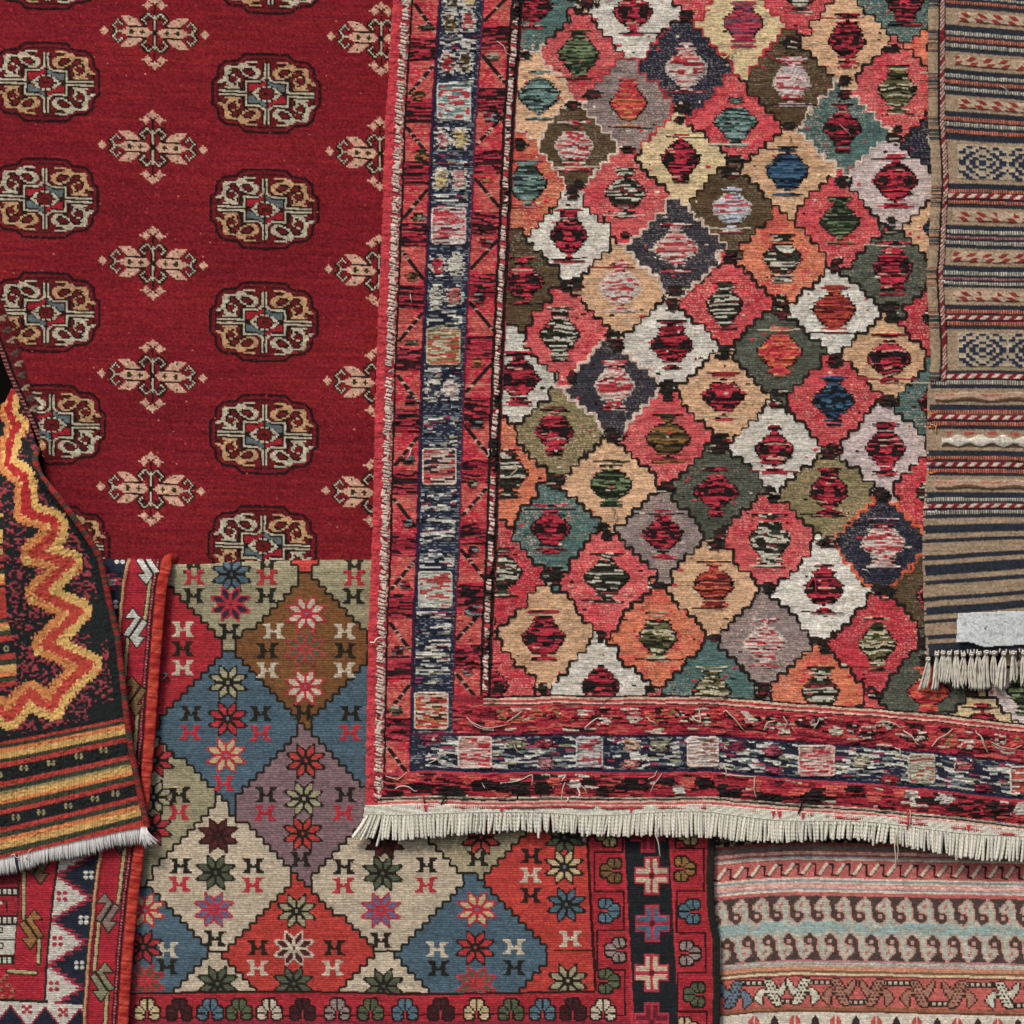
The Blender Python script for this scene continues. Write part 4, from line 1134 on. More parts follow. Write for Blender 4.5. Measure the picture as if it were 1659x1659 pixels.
def rug_redborder():
    c = Cloth(-60, 900, 272, 1700)
    X, Y = c.X, c.Y
    C0 = interp(Y, C6)
    W = X + c.wob - C0
    red = (178, 30, 48)
    c.put(np.ones(X.shape, bool), red)
    c.col *= (1 + .3 * (vnoise(X, Y, 80, 7, 3) - .5))[..., None]

    def vx(w, y):
        return interp(y, C6) + w
    # right guard stripes
    for a, b, cl in ((-11, -6, (110, 26, 40)), (-14, -11, (50, 24, 28)), (-17, -14, (150, 32, 50)), (-19, -17, (52, 30, 30))):
        c.put((W > a) & (W <= b), cl)
    dots = (np.abs(W + 15) < 1.3) & (((Y / 5) % 1) < .4); c.put(dots, (196, 120, 120))
    c.put((W > -65) & (W < -60), (196, 144, 100)); c.put((W > -67) & (W < -65), (60, 40, 34)); c.h[(W > -65) & (W < -60)] += 1
    # navy and white zigzag border
    zz = (W > -128) & (W <= -67)
    c.put(zz, (206, 198, 184))
    P = 73.0
    ph = ((Y - 1454 + 0) / P) % 1
    tri = np.abs(ph - .5) * 2           # 1 at white points, 0 at navy points
    st = np.floor(tri * 9) / 9
    edge = -126 + 58 * st
    nv = zz & (W > edge + 3)
    rd_ = zz & (W > edge - 2 - 5 * (((Y / 7.3) % 1) < .5)) & (W <= edge + 3)
    c.put(nv, (36, 42, 56)); c.put(rd_, (176, 44, 66))
    c.put(nv & (W < edge + 12) & (((Y / 8) % 1) < .4), (170, 40, 60))
    for n in range(-8, 4):
        yw = 1490 + n * P
        for a, b in ((-4.5, -4), (4.5, -4), (-4.5, 4), (4.5, 4)):
            c.dot(vx(-77, yw) + a, yw + b, 3.8, 3.2, (206, 204, 194), h=.8)
        yr = 1451 + n * P
        for a, b in ((-5, -5), (5, -5), (-5, 5), (5, 5)):
            c.dot(vx(-116, yr) + a, yr + b, 4, 3.4, (178, 42, 60), h=.6)
    c.put((W > -132) & (W <= -128), (44, 40, 32))
    # the broken cream stems and hooked figures of both red bands
    CRM, OUT = (186, 166, 116), (48, 42, 28)

    def stick(x, ya, yb):
        c.line([(vx(x, ya), ya), (vx(x, yb), yb)], 8.5, OUT); c.line([(vx(x, ya) , ya + 1), (vx(x, yb), yb - 1)], 5, CRM, h=1)
    stick(-22, 930, 1003); stick(-48, 1035, 1098); stick(-23, 1146, 1222); stick(-48, 1262, 1320); stick(-24, 1372, 1463); stick(-52, 1493, 1572); stick(-29, 1606, 1690)
    for (w, y, cl, mi) in ((-30, 915, (204, 200, 188), -1), (-37, 1017, (204, 200, 188), 1), (-30, 1127, (136, 102, 62), 1), (-36, 1240, (160, 150, 120), 1), (-37, 1350, (90, 70, 60), 1), (-40, 1478, (138, 116, 104), 1), (-38, 1590, (140, 136, 104), -1)):
        smotif(c, vx(w, y), y, cl, mir=mi)
    lb = (W < -132)
    ins = lb & (W > -186)
    for a, b in ((1400, 1487),):
        c.line([(40, a), (39, b)], 8.5, OUT); c.line([(40, a), (39, b)], 5, CRM, h=1)
    smotif(c, 52, 1505, (160, 112, 58), mir=-1)
    c.line([(64, 1522), (63, 1560)], 8.5, OUT); c.line([(64, 1523), (63, 1559)], 5, CRM, h=1)
    c.line([(14, 1573), (59, 1576)], 9, OUT); c.line([(15, 1573), (58, 1576)], 5.5, CRM, h=1)
    smotif(c, 64, 1400, (120, 90, 60), mir=1)
    # inner panel
    xi = interp(Y, [(1400, 34), (1480, 28), (1560, 22), (1700, 16)])
    pn = (X < xi) & (Y < 1562)
    c.put((np.abs(X - xi) < 2) & (Y < 1562), OUT)
    c.put(pn & (Y < 1432), (120, 28, 42)); c.put(pn & (Y > 1436) & (Y < 1452), OUT)
    for yy in (1444, 1490, 1555):
        c.put(pn & (np.abs(Y - yy) < 8), OUT)
        c.put(pn & (np.abs(Y - yy) < 4.4) & (((X + 3) / 8.4 % 1) < .6), (206, 200, 182))
    c.put(pn & (Y > 1454) & (Y < 1481), (170, 34, 48)); c.put(pn & (Y > 1498) & (Y < 1545), (204, 198, 182))
    c.line([(-20, 1522), (24, 1522)], 3, OUT)
    for yy in (1506, 1532):
        c.line([(-2, yy - 4), (5, yy - 4), (5, yy + 4), (-2, yy + 4)], 2.4, OUT)
    c.line([(4, 1460), (12, 1462), (12, 1476)], 3.4, OUT); c.dot(2, 1462, 3, 3, (206, 200, 182))
    for (x, y) in ((4, 1588), (14, 1596), (2, 1602), (22, 1604), (10, 1582), (20, 1616), (6, 1615)):
        c.dot(x, y, 5, 4.4, (176, 96, 70), h=.6); c.dot(x + 2, y, 2, 2, (90, 50, 40))
    # bottom zigzag
    YB = Y - (1619 + .045 * X)
    bz = (YB > 0) & (W < -66)
    c.put((np.abs(YB) < 2.4) & (W < -124), (46, 44, 34))
    bz = (YB > 2.4) & (W < -67)
    c.put(bz, (206, 198, 184))
    px = np.abs(((X - 18) / 56 + .5) % 1 - .5) * 56
    nn = bz & (px < np.floor((YB - 8) / 4) * 4 * .8)
    ne = bz & (px < np.floor((YB - 8) / 4) * 4 * .8 + 3)
    c.put(ne, (180, 50, 70)); c.put(nn, (36, 42, 56))
    for x, y in ((44, 1634), (103, 1639), (-10, 1632)):
        for a, b in ((-5, -4), (5, -4), (-5, 5), (5, 5), (0, 0)):
            c.dot(x + a, y + b, 3.6, 3.2, (180, 40, 58), h=.6)
    c.weave(ph=3.6, pw=5.0, amp=.55, cvar=.24, seed=19)
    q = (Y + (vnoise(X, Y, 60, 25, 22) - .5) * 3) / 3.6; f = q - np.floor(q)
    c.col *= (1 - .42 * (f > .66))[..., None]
    c.mask = (X < C0 + 2) & (Y > 905)
    t = np.clip((Y - 905) / 22, 0, 1)
    base = 22 + 3 * (fbm(X, Y, 120, 500) - .5) - 22 * (1 - np.sqrt(1 - (1 - t) ** 2)) + 3 * np.exp(-((W + 62) / 4) ** 2)
    base = base - 8 * np.clip((Y - 1150) / 100, 0, 1) * 0
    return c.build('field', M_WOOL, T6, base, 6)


# ================================================================== 7  pale rug with rows of drops at the lower right
BOT = """DDDDDDPPDDD
DDDDDPGGPDD
DDDDPGGGGPD
DDDPGGRGGPD
DDPGGRRGGPD
DDPGGRGGGGP
DDPGGGGGGGP
DDDPPPPGGGP
DDDDDDPGGGP
DDDPPDDPGGP
DDDPPDDPGGP
PDDDDDDPGGP
GPDDDDPGGGG
GGPDDPGGGGG
GGGPPGGGGGG
TTGGGGTTTTG
TTTTTTTTTTT""".split('\n')
CRE = """X.......XXXX.....
XX.....XXXXX.....
XXX....XXXX......
XXX...XXXXX......
.XXX..XXXX.......
.XXXXXXXXXX.XX...
..XXXXXXXXXXXXX..
..XXX.XXXX.XXXXX.
...X.XXXXX..XXXX.
.....XXXX....XXXX
....XXXXX....XXXX
....XXXX.....XXX.
...XXXXX.....XX..
...XXXX......X...""".split('\n')


def outlined(rows, speck=False):
    R = len(rows); C = len(rows[0])
    pad = ['.' * (C + 2)] + ['.' + r + '.' for r in rows] + ['.' * (C + 2)]
    ex = []
    for i in range(R + 2):
        t = ''
        for j in range(C + 2):
            if pad[i][j] != '.':
                t += 'D' if speck and (i + 2 * j) % 4 == 0 and 5 < j < 13 else pad[i][j]
            else:
                near = any(0 <= i + a < R + 2 and 0 <= j + b < C + 2 and pad[i + a][j + b] == 'X' for a, b in ((0, 1), (0, -1), (1, 0), (-1, 0)))
                t += 'D' if near else '.'
        ex.append(t)
    return ex


def rug_pale():
    c = Cloth(1140, 1290, 1720, 1700)
    X, Y = c.X, c.Y
    V = Y + c.wob2 * .5 - interp(X, [(1140, 11), (1160, 9), (1220, 3), (1290, 0), (1400, 2), (1500, 4), (1659, 7), (1720, 8)])
    c.put(np.ones(X.shape, bool), (182, 92, 84))
    RDp, PK, CRm, GB, BR = (190, 94, 88), (210, 146, 134), (212, 194, 168), (146, 146, 146), (108, 76, 62)
    L = [(1290, 1340, RDp), (1340, 1352, (120, 70, 56)), (1352, 1365, (62, 50, 40)), (1365, 1371, (142, 72, 60)), (1371, 1377, (110, 102, 96)), (1377, 1380, (150, 82, 72)), (1380, 1385, PK), (1385, 1388, (150, 74, 62)), (1388, 1391, GB), (1391, 1394, CRm),
         (1394, 1423, RDp), (1423, 1426, CRm), (1426, 1430, GB), (1430, 1432, CRm), (1432, 1440, PK), (1440, 1443, GB), (1443, 1446, CRm), (1446, 1452, RDp), (1452, 1556, (78, 62, 56)),
         (1556, 1559, (180, 116, 116)), (1559, 1567, (178, 182, 166)), (1567, 1573, (206, 134, 96)), (1573, 1577, (120, 96, 60)), (1577, 1581, (210, 180, 140)), (1581, 1584, (120, 52, 46)), (1584, 1632, (190, 88, 78)), (1632, 1638, (150, 90, 60)), (1638, 1641, (96, 62, 44)), (1641, 1700, (202, 190, 168))]
    for a, b, cl in L:
        c.put((V >= a) & (V < b), cl)
    r = h2(np.floor(X / 4.2), np.floor(V / 3), 4)
    for a, b, cl, p in ((1352, 1365, (160, 150, 120), .35), (1380, 1385, (222, 176, 150), .5), (1434, 1438, (226, 176, 160), .55)):
        c.put((V > a) & (V < b) & (r < p), cl)
    # dark bars of the half-hidden row
    c.put((V > 1357) & (V < 1366) & (((X / 23) % 1) < .45), (38, 32, 28))
    # slanting dashes of the white line
    t = ((X + 2.2 * (V - 1559)) / 13) % 1
    c.put((V > 1562) & (V < 1570) & (t < .3), (206, 120, 96)); c.put((V > 1560) & (V < 1567) & (t > .6) & (t < .75), (104, 116, 104))
    sh = lambda x: interp(x, [(1140, 11), (1160, 9), (1220, 3), (1290, 0), (1400, 2), (1500, 4), (1659, 7), (1720, 8)])
    # row of hooked bars
    for i in range(-5, 17):
        x = 1296 + i * 27.6; y = 1398 + sh(x)
        D_ = (52, 36, 30)
        c.line([(-2, 20), (6, 21), (17, 3), (27, 3), (26, 19)], 3.2, D_, x, y)
        c.line([(5, 17), (17, 1)], 6.4, D_, x + 1.5, y + 2); c.line([(5, 16), (16, 1)], 5.2, (208, 188, 160), x + 1.5, y + 2, h=.8)
    # the drops
    pal = {'D': (78, 62, 56), 'P': (192, 140, 122), 'G': (172, 174, 156), 'R': (190, 104, 88), 'T': (148, 164, 154)}
    for i in range(-5, 13):
        x = 1300 + i * 33.4; y = sh(x)
        c.stamp(BOT, pal, x - 2, 1453 + y + 26, 3.1, 3.06)
        c.stamp([q[::-1] for q in BOT[::-1]], pal, x + 8, 1504 + y + 26, 3.1, 3.06)
    m = (V > 1494) & (V < 1513) & (vnoise(X, V, 16, 9, 33) > .42); c.put(m, (142, 166, 160))
    m = (V > 1494) & (V < 1513) & (vnoise(X, V, 9, 5, 34) > .66); c.put(m, (160, 160, 146))
    # striding hooked creatures with dotted brackets
    def crea(x, y, col, mir):
        D_ = (58, 42, 32)
        c.stamp(outlined(CRE, True), {'X': col, 'D': D_}, x, y, 3.15, 2.95, fx=mir, h=.5)
    WHt, BRo, BLu = (196, 188, 164), (164, 110, 88), (96, 114, 130)
    seq = [(1192, BLu, 1), (1250, WHt, -1), (1302, WHt, 1), (1360, BRo, -1), (1422, BRo, 1), (1488, BRo, -1), (1556, BRo, 1), (1626, WHt, -1), (1690, BRo, 1)]
    for i in range(len(seq) - 1):
        x1, x2 = seq[i][0], seq[i + 1][0]
        top = (i % 2 == 0)
        y = 1608 + sh((x1 + x2) / 2) + (-16 if top else 16)
        xa, xb = x1 + (8 if top else -2) , x2 - (8 if top else 2)
        if not top:
            xa, xb = x1 + 14, x2 - 12
        c.rect(xa, y - 5, xb, y + 5, (58, 42, 34))
        n = int((xb - xa) / 9)
        for k in range(n):
            c.rect(xa + 2 + k * 9, y - 2.6, xa + 7.2 + k * 9, y + 2.6, (188, 172, 150), h=.6)
    for x, cl, mi in seq:
        crea(x, 1608 + sh(x), cl, mi)
    for i in range(-3, 12):
        x = 1322 + i * 66 * .5; y = 1654 + sh(x)
        if i % 2:
            c.poly([(-9, 10), (-9, 0), (-3, -8), (3, -8), (9, 0), (9, 10)], (186, 74, 66), x, y); c.line([(0, -8), (0, 10)], 2, (206, 190, 168), x, y)
        else:
            c.poly([(-8, 10), (-5, -2), (0, -9), (5, -2), (8, 10)], (58, 44, 40), x, y)
    c.weave(ph=3.5, pw=4.4, amp=.5, cvar=.26, seed=29, V=V)
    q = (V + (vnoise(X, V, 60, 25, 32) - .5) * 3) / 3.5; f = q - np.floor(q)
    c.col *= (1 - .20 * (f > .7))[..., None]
    c.sat = .86; c.col *= 1.16
    base = 2 + 3 * (fbm(X, Y, 120, 600) - .5)
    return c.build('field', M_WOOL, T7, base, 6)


# ------------------------------------------------------------------ cords, fringes, threads
def cord(name, parent, line, r, c1, c2, pitch, depth, sides=12, flat=.8, c3=None, seed=0):
    pts = np.array(line, float)
    L = np.concatenate([[0], np.cumsum(np.hypot(np.diff(pts[:, 0]), np.diff(pts[:, 1])))])
    s = np.arange(0, L[-1], 1.6)
    x = np.interp(s, L, pts[:, 0]); y = np.interp(s, L, pts[:, 1])
    ker = np.ones(9) / 9
    if len(x) > 20:
        x[4:-4] = np.convolve(x, ker, 'valid'); y[4:-4] = np.convolve(y, ker, 'valid')
    z = np.interp(s, L, depth) if hasattr(depth, '__len__') else np.full(len(s), depth)
    ang = np.linspace(0, 2 * np.pi, sides, endpoint=False)
    ph = (s[:, None] + ang[None, :] / (2 * np.pi) * pitch * 1.0) / pitch
    idx = np.floor(ph); f = ph - idx
    rr = r * (1 + 0.0 * s)
    rnd = h2(idx, idx * 0 + 1, seed)
    A, B = lin(c1), lin(c2)
    C = np.where((rnd < .5)[..., None], A, B)
    if c3 is not None:
        C = np.where((rnd > .78)[..., None], lin(c3), C)
    C = C * (1 - .5 * (f < .22))[..., None]
    C = C * (.85 + .3 * h2(np.floor(s[:, None] / 2), np.floor(ang[None, :] * 2), 3))[..., None]
    tb = Tubes()
    P = np.stack([x, y, z], 1)
    # ridged by its binding yarn
    taper = 1 + .09 * np.cos(2 * np.pi * s / pitch) + .05 * (vnoise(s, s * 0, 9, 9, seed) - .5)
    tb.add(P, rr, C, sides, flat, taper)
    return tb.build(name, M_WOOL, parent)


def fringe_big():
    """white cotton warp ends of the diamond rug, twisted, under a plain woven end"""
    tb = Tubes()
    x = 594.0
    i = 0
    while x < 1716:
        y0 = 1318 + bottom_y(x, 0, .78) + 3 * math.sin(x / 47)
        ln = 37 + 6 * h2(i, 1, 4) - 4 + 5 * math.sin(x / 80.0) + (10 if random.random() < .02 else 0)
        lean = (-22 * max(0, (640 - x) / 46)) + (h2(i, 2, 4) - .5) * 6.5 - 1.5 + 2 * math.sin(x / 33)
        n = 24
        t = np.linspace(0, 1, n)
        px = x + lean * t ** 1.2 + (h2(i, 3, 4) - .5) * 2.4 * np.sin(t * 3.1)
        py = y0 + ln * t
        pz = 33 + 3.0 * (h2(i, 4, 4) - .3) * t - 5 * t + 1.2 * (i % 2)
        br = lin((236, 231, 215)) * (.86 + .3 * h2(i, 5, 4))
        cols = np.tile(br, (n, 6, 1))
        tw = ((t[:, None] * ln / (5.5 + 2 * h2(i, 8, 4)) + np.arange(6)[None, :] / 6 + h2(i, 9, 4)) % 1) < .3
        cols = np.where(tw[..., None], cols * .74, cols)
        tb.add(np.stack([px, py, pz], 1), 2.3, cols, 6, .9, 1 + .08 * np.cos(t * ln / 6 * 2 * np.pi) - .2 * t ** 6)
        x += 3.5 * (.75 + .5 * h2(i, 6, 4)); i += 1
    tb.build('fringe', M_COTTON, T2)
    # woven end
    c = Cloth(588, 1285, 1720, 1385, 1.4)
    X, Y = c.X, c.Y
    V = Y - bottom_y(X, 0, .8)
    c.put(np.ones(X.shape, bool), (218, 213, 196))
    q = V / 3.3; f = q % 1
    c.h += 1.0 * np.sqrt(np.clip(1 - (2 * f - 1) ** 2, 0, 1)) + .5 * np.cos(X / 2.6 * 2 * np.pi * .72)
    c.col *= (.86 + .2 * h2(np.floor(q), np.floor(X / 3.2), 4))[..., None]
    c.col *= (1 - .25 * (f < .25))[..., None]
    for x0 in (813, 1022, 1262, 1252, 1300, 1567, 690):
        y0 = 1308 + bottom_y(x0, 0, .8)
        c.poly([(-4, -4), (4, -4), (2, 5), (-1, 9)], (186, 44, 56), x0, y0 + 2, h=2)
    c.mask = (V > 1304) & (V < 1324 + 2 * np.sin(X / 47)) & (X > 592 + (V - 1300) * -.15)
    c.build('end_band', M_COTTON, T2, 33.5, 3)


def fringe_zigzag():
    tb = Tubes()
    n0 = 0
    xs = []
    x = -58.0
    while x < 236:
        y0 = interp(x, [(-60, 1405), (0, 1393), (50, 1382), (100, 1370), (150, 1359), (200, 1348), (240, 1341)])
        ln = 23 + 5 * (h2(n0, 1, 8)) + 2.5 * math.sin(x / 17)
        lean = 1 + 3.4 * (h2(n0, 2, 8) - .5) + 2 * math.sin(x / 23)
        if x > 222:
            lean += (x - 222) * 1.1
        t = np.linspace(0, 1, 7)
        dark = 26 < x < 31.5
        cl = lin((60, 56, 70)) if dark else lin((222, 220, 216)) * (.84 + .26 * h2(n0, 3, 8))
        z = 38 + 3.5 * np.sin(t * 2.4) + 2.5 * h2(n0, 4, 8) - 6 * t
        tb.add(np.stack([x + lean * t, y0 - 3 + ln * t, z], 1), 1.25, cl, 4, .9, 1 - .45 * t ** 3)
        x += 1.12 * (.7 + .6 * h2(n0, 5, 8)); n0 += 1
    for k in range(46):                       # the splayed tassel at the corner
        a = -.15 + .95 * h2(k, 1, 9); ln = 27 + 9 * h2(k, 2, 9)
        t = np.linspace(0, 1, 8)
        sx = 231 + 9 * h2(k, 3, 9)
        tb.add(np.stack([sx + np.sin(a * t ** .8) * ln * t, 1338 + np.cos(a) * ln * t, 40 + 5 * np.sin(t * 2.6) + 3 * h2(k, 4, 9)], 1), 1.2, lin((224, 222, 218)) * (.85 + .25 * h2(k, 5, 9)), 4, .9, 1 - .5 * t ** 3)
    tb.build('fringe', M_COTTON, T4)


def tassels():
    for i, (x, y) in enumerate([(1500, 1068), (1514, 1060), (1524, 1058), (1534, 1059), (1546, 1058), (1557, 1061), (1570, 1060), (1581, 1059), (1594, 1057), (1606, 1058), (1622, 1059), (1637, 1058), (1654, 1058), (1667, 1057), (1680, 1058), (1694, 1057)]):
        tb = Tubes()
        ny = random.choice([6, 7, 8])
        ln = random.uniform(44, 57)
        t = np.linspace(0, 1, 14)
        ln_all = random.uniform(-6, 4) if i else -9
        for k in range(ny):
            sp = (k - (ny - 1) / 2) * random.uniform(1.7, 2.5)
            bow = random.uniform(-3.2, 3.2)
            px = x + sp * np.sqrt(t) * 1.05 + bow * np.sin(t * 3.1) + ln_all * t
            py = y + 2 + ln * t * random.uniform(.93, 1.04)
            pz = 48 + 2.0 * np.sin(k * 2.2) + 1 - 5 * t
            cl = lin((220, 214, 198)) * random.uniform(.84, 1.1)
            cols = np.tile(cl, (len(t), 6, 1))
            tw = ((t[:, None] * ln / 5.5 + np.arange(6)[None, :] / 6) % 1) < .28
            cols = np.where(tw[..., None], cols * .72, cols)
            tb.add(np.stack([px, py, pz], 1), 1.65, cols, 6, .9, 1 - .35 * t ** 5)
        # the knot
        a = np.linspace(0, 1, 9)
        tb.add(np.stack([x + 0 * a, y - 5 + 9 * a, 49.5 + 0 * a], 1), 4.0, lin((206, 198, 178)), 10, .8, np.sqrt(np.clip(1 - (2 * a - 1) ** 2, .06, 1)))
        tb.add(np.stack([x + 3.2 * np.cos(a * 6.28), y - 2 + 2.2 * np.sin(a * 6.28), 52.2 + 0 * a], 1), 1.3, lin((214, 206, 188)), 6)
        tb.build('tassel', M_COTTON, T3)
    # row of white warp loops along the foot
    tb = Tubes()
    x = 1512
    while x < 1716:
        y = 1053 - (x - 1590) * .03 + random.uniform(-3, 2)
        t = np.linspace(0, 1, 5)
        tb.add(np.stack([x + random.uniform(-2, 2) * t, y + 7 * t, 48.5 + 1.5 * np.sin(t * 3.1)], 1), 1.2, lin((200, 196, 184)), 6)
        x += 5.2
    tb.build('warp_knots', M_COTTON, T3)


def paper_label():
    c = Cloth(1540, 980, 1720, 1052, 1.6)
    X, Y = c.X, c.Y
    c.put(np.ones(X.shape, bool), (204, 208, 206))
    c.col *= (.93 + .12 * fbm(X, Y, 22, 6))[..., None]
    n = vnoise(X, Y, 7, 5, 8)
    st = (n > .87); c.col[st] *= .72
    c.line([(1549, 1001), (1561, 1002)], 1.4, (160, 164, 160), h=.4); c.line([(1606, 995), (1621, 995)], 1.4, (164, 168, 164), h=.4)
    c.poly([(1591, 1016), (1595, 1012), (1594, 1018), (1590, 1020)], (70, 74, 58))
    for (xx, yy, w_) in ((1556, 1010, 7), (1570, 1008, 5), (1584, 1011, 6), (1600, 1007, 8), (1618, 1010, 5), (1632, 1006, 9), (1650, 1008, 6), (1566, 1026, 6), (1606, 1028, 8), (1624, 1026, 5), (1643, 1029, 7)):
        nn_ = (np.abs(X - xx) < w_) & (np.abs(Y - yy) < 3.2) & (vnoise(X, Y, 2.6, 2.6, 12) > .58)
        c.col[nn_] *= .72
    c.mask = inside(X, Y, [(1547, 992), (1600, 990), (1720, 986), (1720, 1042), (1630, 1046), (1590, 1048), (1578, 1045), (1572, 1041), (1544, 1040)])
    base = 51.5 + 2.0 * np.sin(X / 30.0) * np.clip((Y - 1000) / 40, 0, 1) + 1.5 * (fbm(X, Y, 40, 7) - .5) + 5 * np.clip((1566 - X) / 22, 0, 1) * np.clip((Y - 1018) / 22, 0, 1)
    o = c.build('paper_label', M_PAPER, T3, base, .8)
    o['label'] = 'white paper label stapled to the foot of the striped kilim'


def thread(parent, pts, r, col, d0, name='loose_thread', two=False, lift=6):
    P = np.array(pts, float)
    n = 22
    jit = (int(P[0, 0] * 7) % 10 - 5) * .35
    s = np.linspace(0, len(P) - 1, n)
    # smooth the polyline
    x = np.interp(s, range(len(P)), P[:, 0]); y = np.interp(s, range(len(P)), P[:, 1])
    for _ in range(3):
        x[1:-1] = (x[:-2] + 2 * x[1:-1] + x[2:]) / 4; y[1:-1] = (y[:-2] + 2 * y[1:-1] + y[2:]) / 4
    t = np.linspace(0, 1, n)
    x = x + jit * np.sin(t * 9 + P[0, 1]); y = y + 1.3 * jit * np.sin(t * 7 + P[0, 0])
    z = d0 + lift * np.sin(t * np.pi) ** .8
    tb = Tubes(); tb.add(np.stack([x, y, z], 1), r, lin(col) * (.75 + .3 * h2(int(P[0, 0]), 2, 1)), 6, 1, 1 - .4 * t ** 3)
    if two:
        tb.add(np.stack([x + 2.0 * np.sin(t * 3), y + .5, z + 1], 1), r * .9, lin(col) * .9, 6)
    return tb.build(name, M_COTTON, parent)


def loose_threads():
    WT = (202, 188, 168)
    def by(x): return bottom_y(x, 0, .9)
    L = [([(757, 1160), (765, 1172), (780, 1177), (800, 1176), (822, 1174)], WT, .9), ([(822, 1168), (836, 1160), (846, 1150), (838, 1163)], WT, 1.3), ([(795, 1182), (775, 1178), (760, 1168)], WT, .8),
         ([(625, 1256), (645, 1262), (660, 1250)], WT, .9), ([(640, 1275), (660, 1274), (680, 1280)], (210, 200, 190), 1.2), ([(780, 1262), (785, 1272), (780, 1280)], WT, 1), ([(790, 1266), (840, 1265), (866, 1254), (862, 1268), (845, 1276)], WT, 1.2),
         ([(905, 1282), (910, 1262), (918, 1254), (906, 1268), (902, 1280)], (216, 206, 186), 1.1), ([(918, 1256), (912, 1275), (908, 1302)], (216, 206, 186), 1.0), ([(930, 1262), (938, 1280), (934, 1296)], (214, 208, 198), 1.9), ([(932, 1262), (946, 1275), (953, 1290)], WT, 1.2),
         ([(1050, 1268), (1054, 1256), (1066, 1250)], WT, 1), ([(1072, 1252), (1060, 1268), (1052, 1284)], WT, 1), ([(1100, 1215), (1108, 1222), (1104, 1236), (1094, 1244)], (60, 66, 90), 1.0), ([(1105, 1220), (1098, 1214), (1088, 1226)], WT, .9),
         ([(1066, 1337), (1062, 1354), (1070, 1386)], WT, 1.5), ([(1447, 1345), (1449, 1372), (1448, 1402)], WT, 1.4), ([(1452, 1350), (1453, 1375), (1451, 1398)], WT, 1.0),
         ([(1468, 1313), (1470, 1330), (1466, 1345)], (200, 60, 70), 1.4), ([(1470, 1310), (1474, 1326), (1469, 1342)], (214, 190, 180), 1.0),
         ([(1168, 1252), (1200, 1256), (1225, 1258)], WT, 1.1), ([(1222, 1258), (1220, 1276), (1224, 1292)], WT, 1.3), ([(1170, 1240), (1176, 1252), (1182, 1260)], WT, 1.0), ([(1186, 1238), (1190, 1246)], WT, .9),
         ([(1170, 1155), (1178, 1150), (1186, 1158), (1196, 1176), (1206, 1184)], WT, 1.3), ([(1120, 1162), (1132, 1166), (1134, 1152)], WT, 1.2), ([(1236, 1180), (1244, 1170), (1256, 1165)], WT, 1.4), ([(1268, 1160), (1274, 1170), (1270, 1180)], WT, 1.2),
         ([(1316, 1180), (1322, 1172), (1325, 1164)], WT, 1.4), ([(1420, 1170), (1450, 1172), (1465, 1178)], WT, 1.0), ([(1462, 1182), (1475, 1192), (1486, 1206)], WT, 1.4), ([(1508, 1208), (1518, 1195), (1530, 1190), (1542, 1180)], WT, 1.4),
         ([(1584, 1186), (1590, 1200), (1598, 1218)], WT, 1.3), ([(1580, 1182), (1586, 1192), (1594, 1210)], WT, 1.0), ([(1602, 1200), (1620, 1210), (1640, 1212), (1655, 1206)], WT, 1.1), ([(1450, 1208), (1456, 1218), (1464, 1226)], WT, 1.2), ([(1546, 1236), (1544, 1246)], WT, 1.2),
         ([(948, 1178), (958, 1168), (970, 1162)], WT, 1.5), ([(1046, 1160), (1056, 1168), (1062, 1174)], WT, 1.4), ([(697, 1236), (712, 1222), (736, 1220)], WT, 1.0), ([(830, 1205), (840, 1215), (850, 1222)], WT, .7),
         ([(716, 1302), (722, 1290), (724, 1282)], (40, 32, 30), 1.5), ([(836, 1298), (840, 1284), (850, 1268)], (46, 30, 30), 1.6), ([(1292, 1316), (1298, 1300), (1306, 1284)], (40, 32, 30), 1.7), ([(688, 1300), (686, 1284)], (196, 50, 60), 1.6),
         ([(806, 70), (815, 75), (820, 88), (832, 95)], (216, 200, 196), .7), ([(600, 1040), (612, 1036), (622, 1032)], (220, 210, 200), 1.6), ([(1176, 95), (1170, 98), (1180, 88), (1190, 82)], (206, 180, 124), 1.2), ([(1166, 92), (1176, 96), (1186, 86)], (206, 180, 124), 1.1),
         ([(1240, 88), (1262, 100), (1276, 108)], (186, 50, 60), 1.0), ([(1360, 203), (1368, 212), (1376, 222)], (180, 170, 160), .7), ([(993, 825), (996, 832), (994, 842)], (70, 96, 70), 1.0), ([(880, 830), (886, 838), (878, 846)], (196, 60, 70), 1.0),
         ([(1310, 950), (1316, 930), (1322, 962), (1328, 968)], (190, 50, 70), 1.0), ([(1396, 924), (1402, 922), (1408, 930)], (200, 196, 190), 1.1), ([(828, 770), (838, 760), (834, 752)], WT, 1.2), ([(1276, 222), (1282, 230), (1278, 224)], (110, 80, 60), .8),
         ([(919, 1290), (920, 1300)], WT, 1.5), ([(665, 478), (668, 492)], WT, 1.2), ([(668, 726), (664, 738), (660, 744)], (220, 170, 170), 1.5), ([(790, 726), (793, 732), (789, 738)], (216, 200, 190), 1.6)]
    for pts, col, r in L:
        pts = [tuple(p) for p in pts]
        thread(T2, pts, r * .85, col, 34.0, lift=3.6)
    for pts, col, r in (([(1504, 688), (1511, 692), (1514, 702)], (206, 160, 110), .9), ([(1615, 142), (1626, 148), (1631, 158)], (210, 204, 190), .6), ([(1524, 458), (1530, 460)], (210, 200, 190), 1.0)):
        thread(T3, pts, r, col, 48.5, lift=2.5)
    thread(T4, [(20, 1386), (28, 1381), (33, 1386), (30, 1394)], .8, (216, 190, 176), 40)
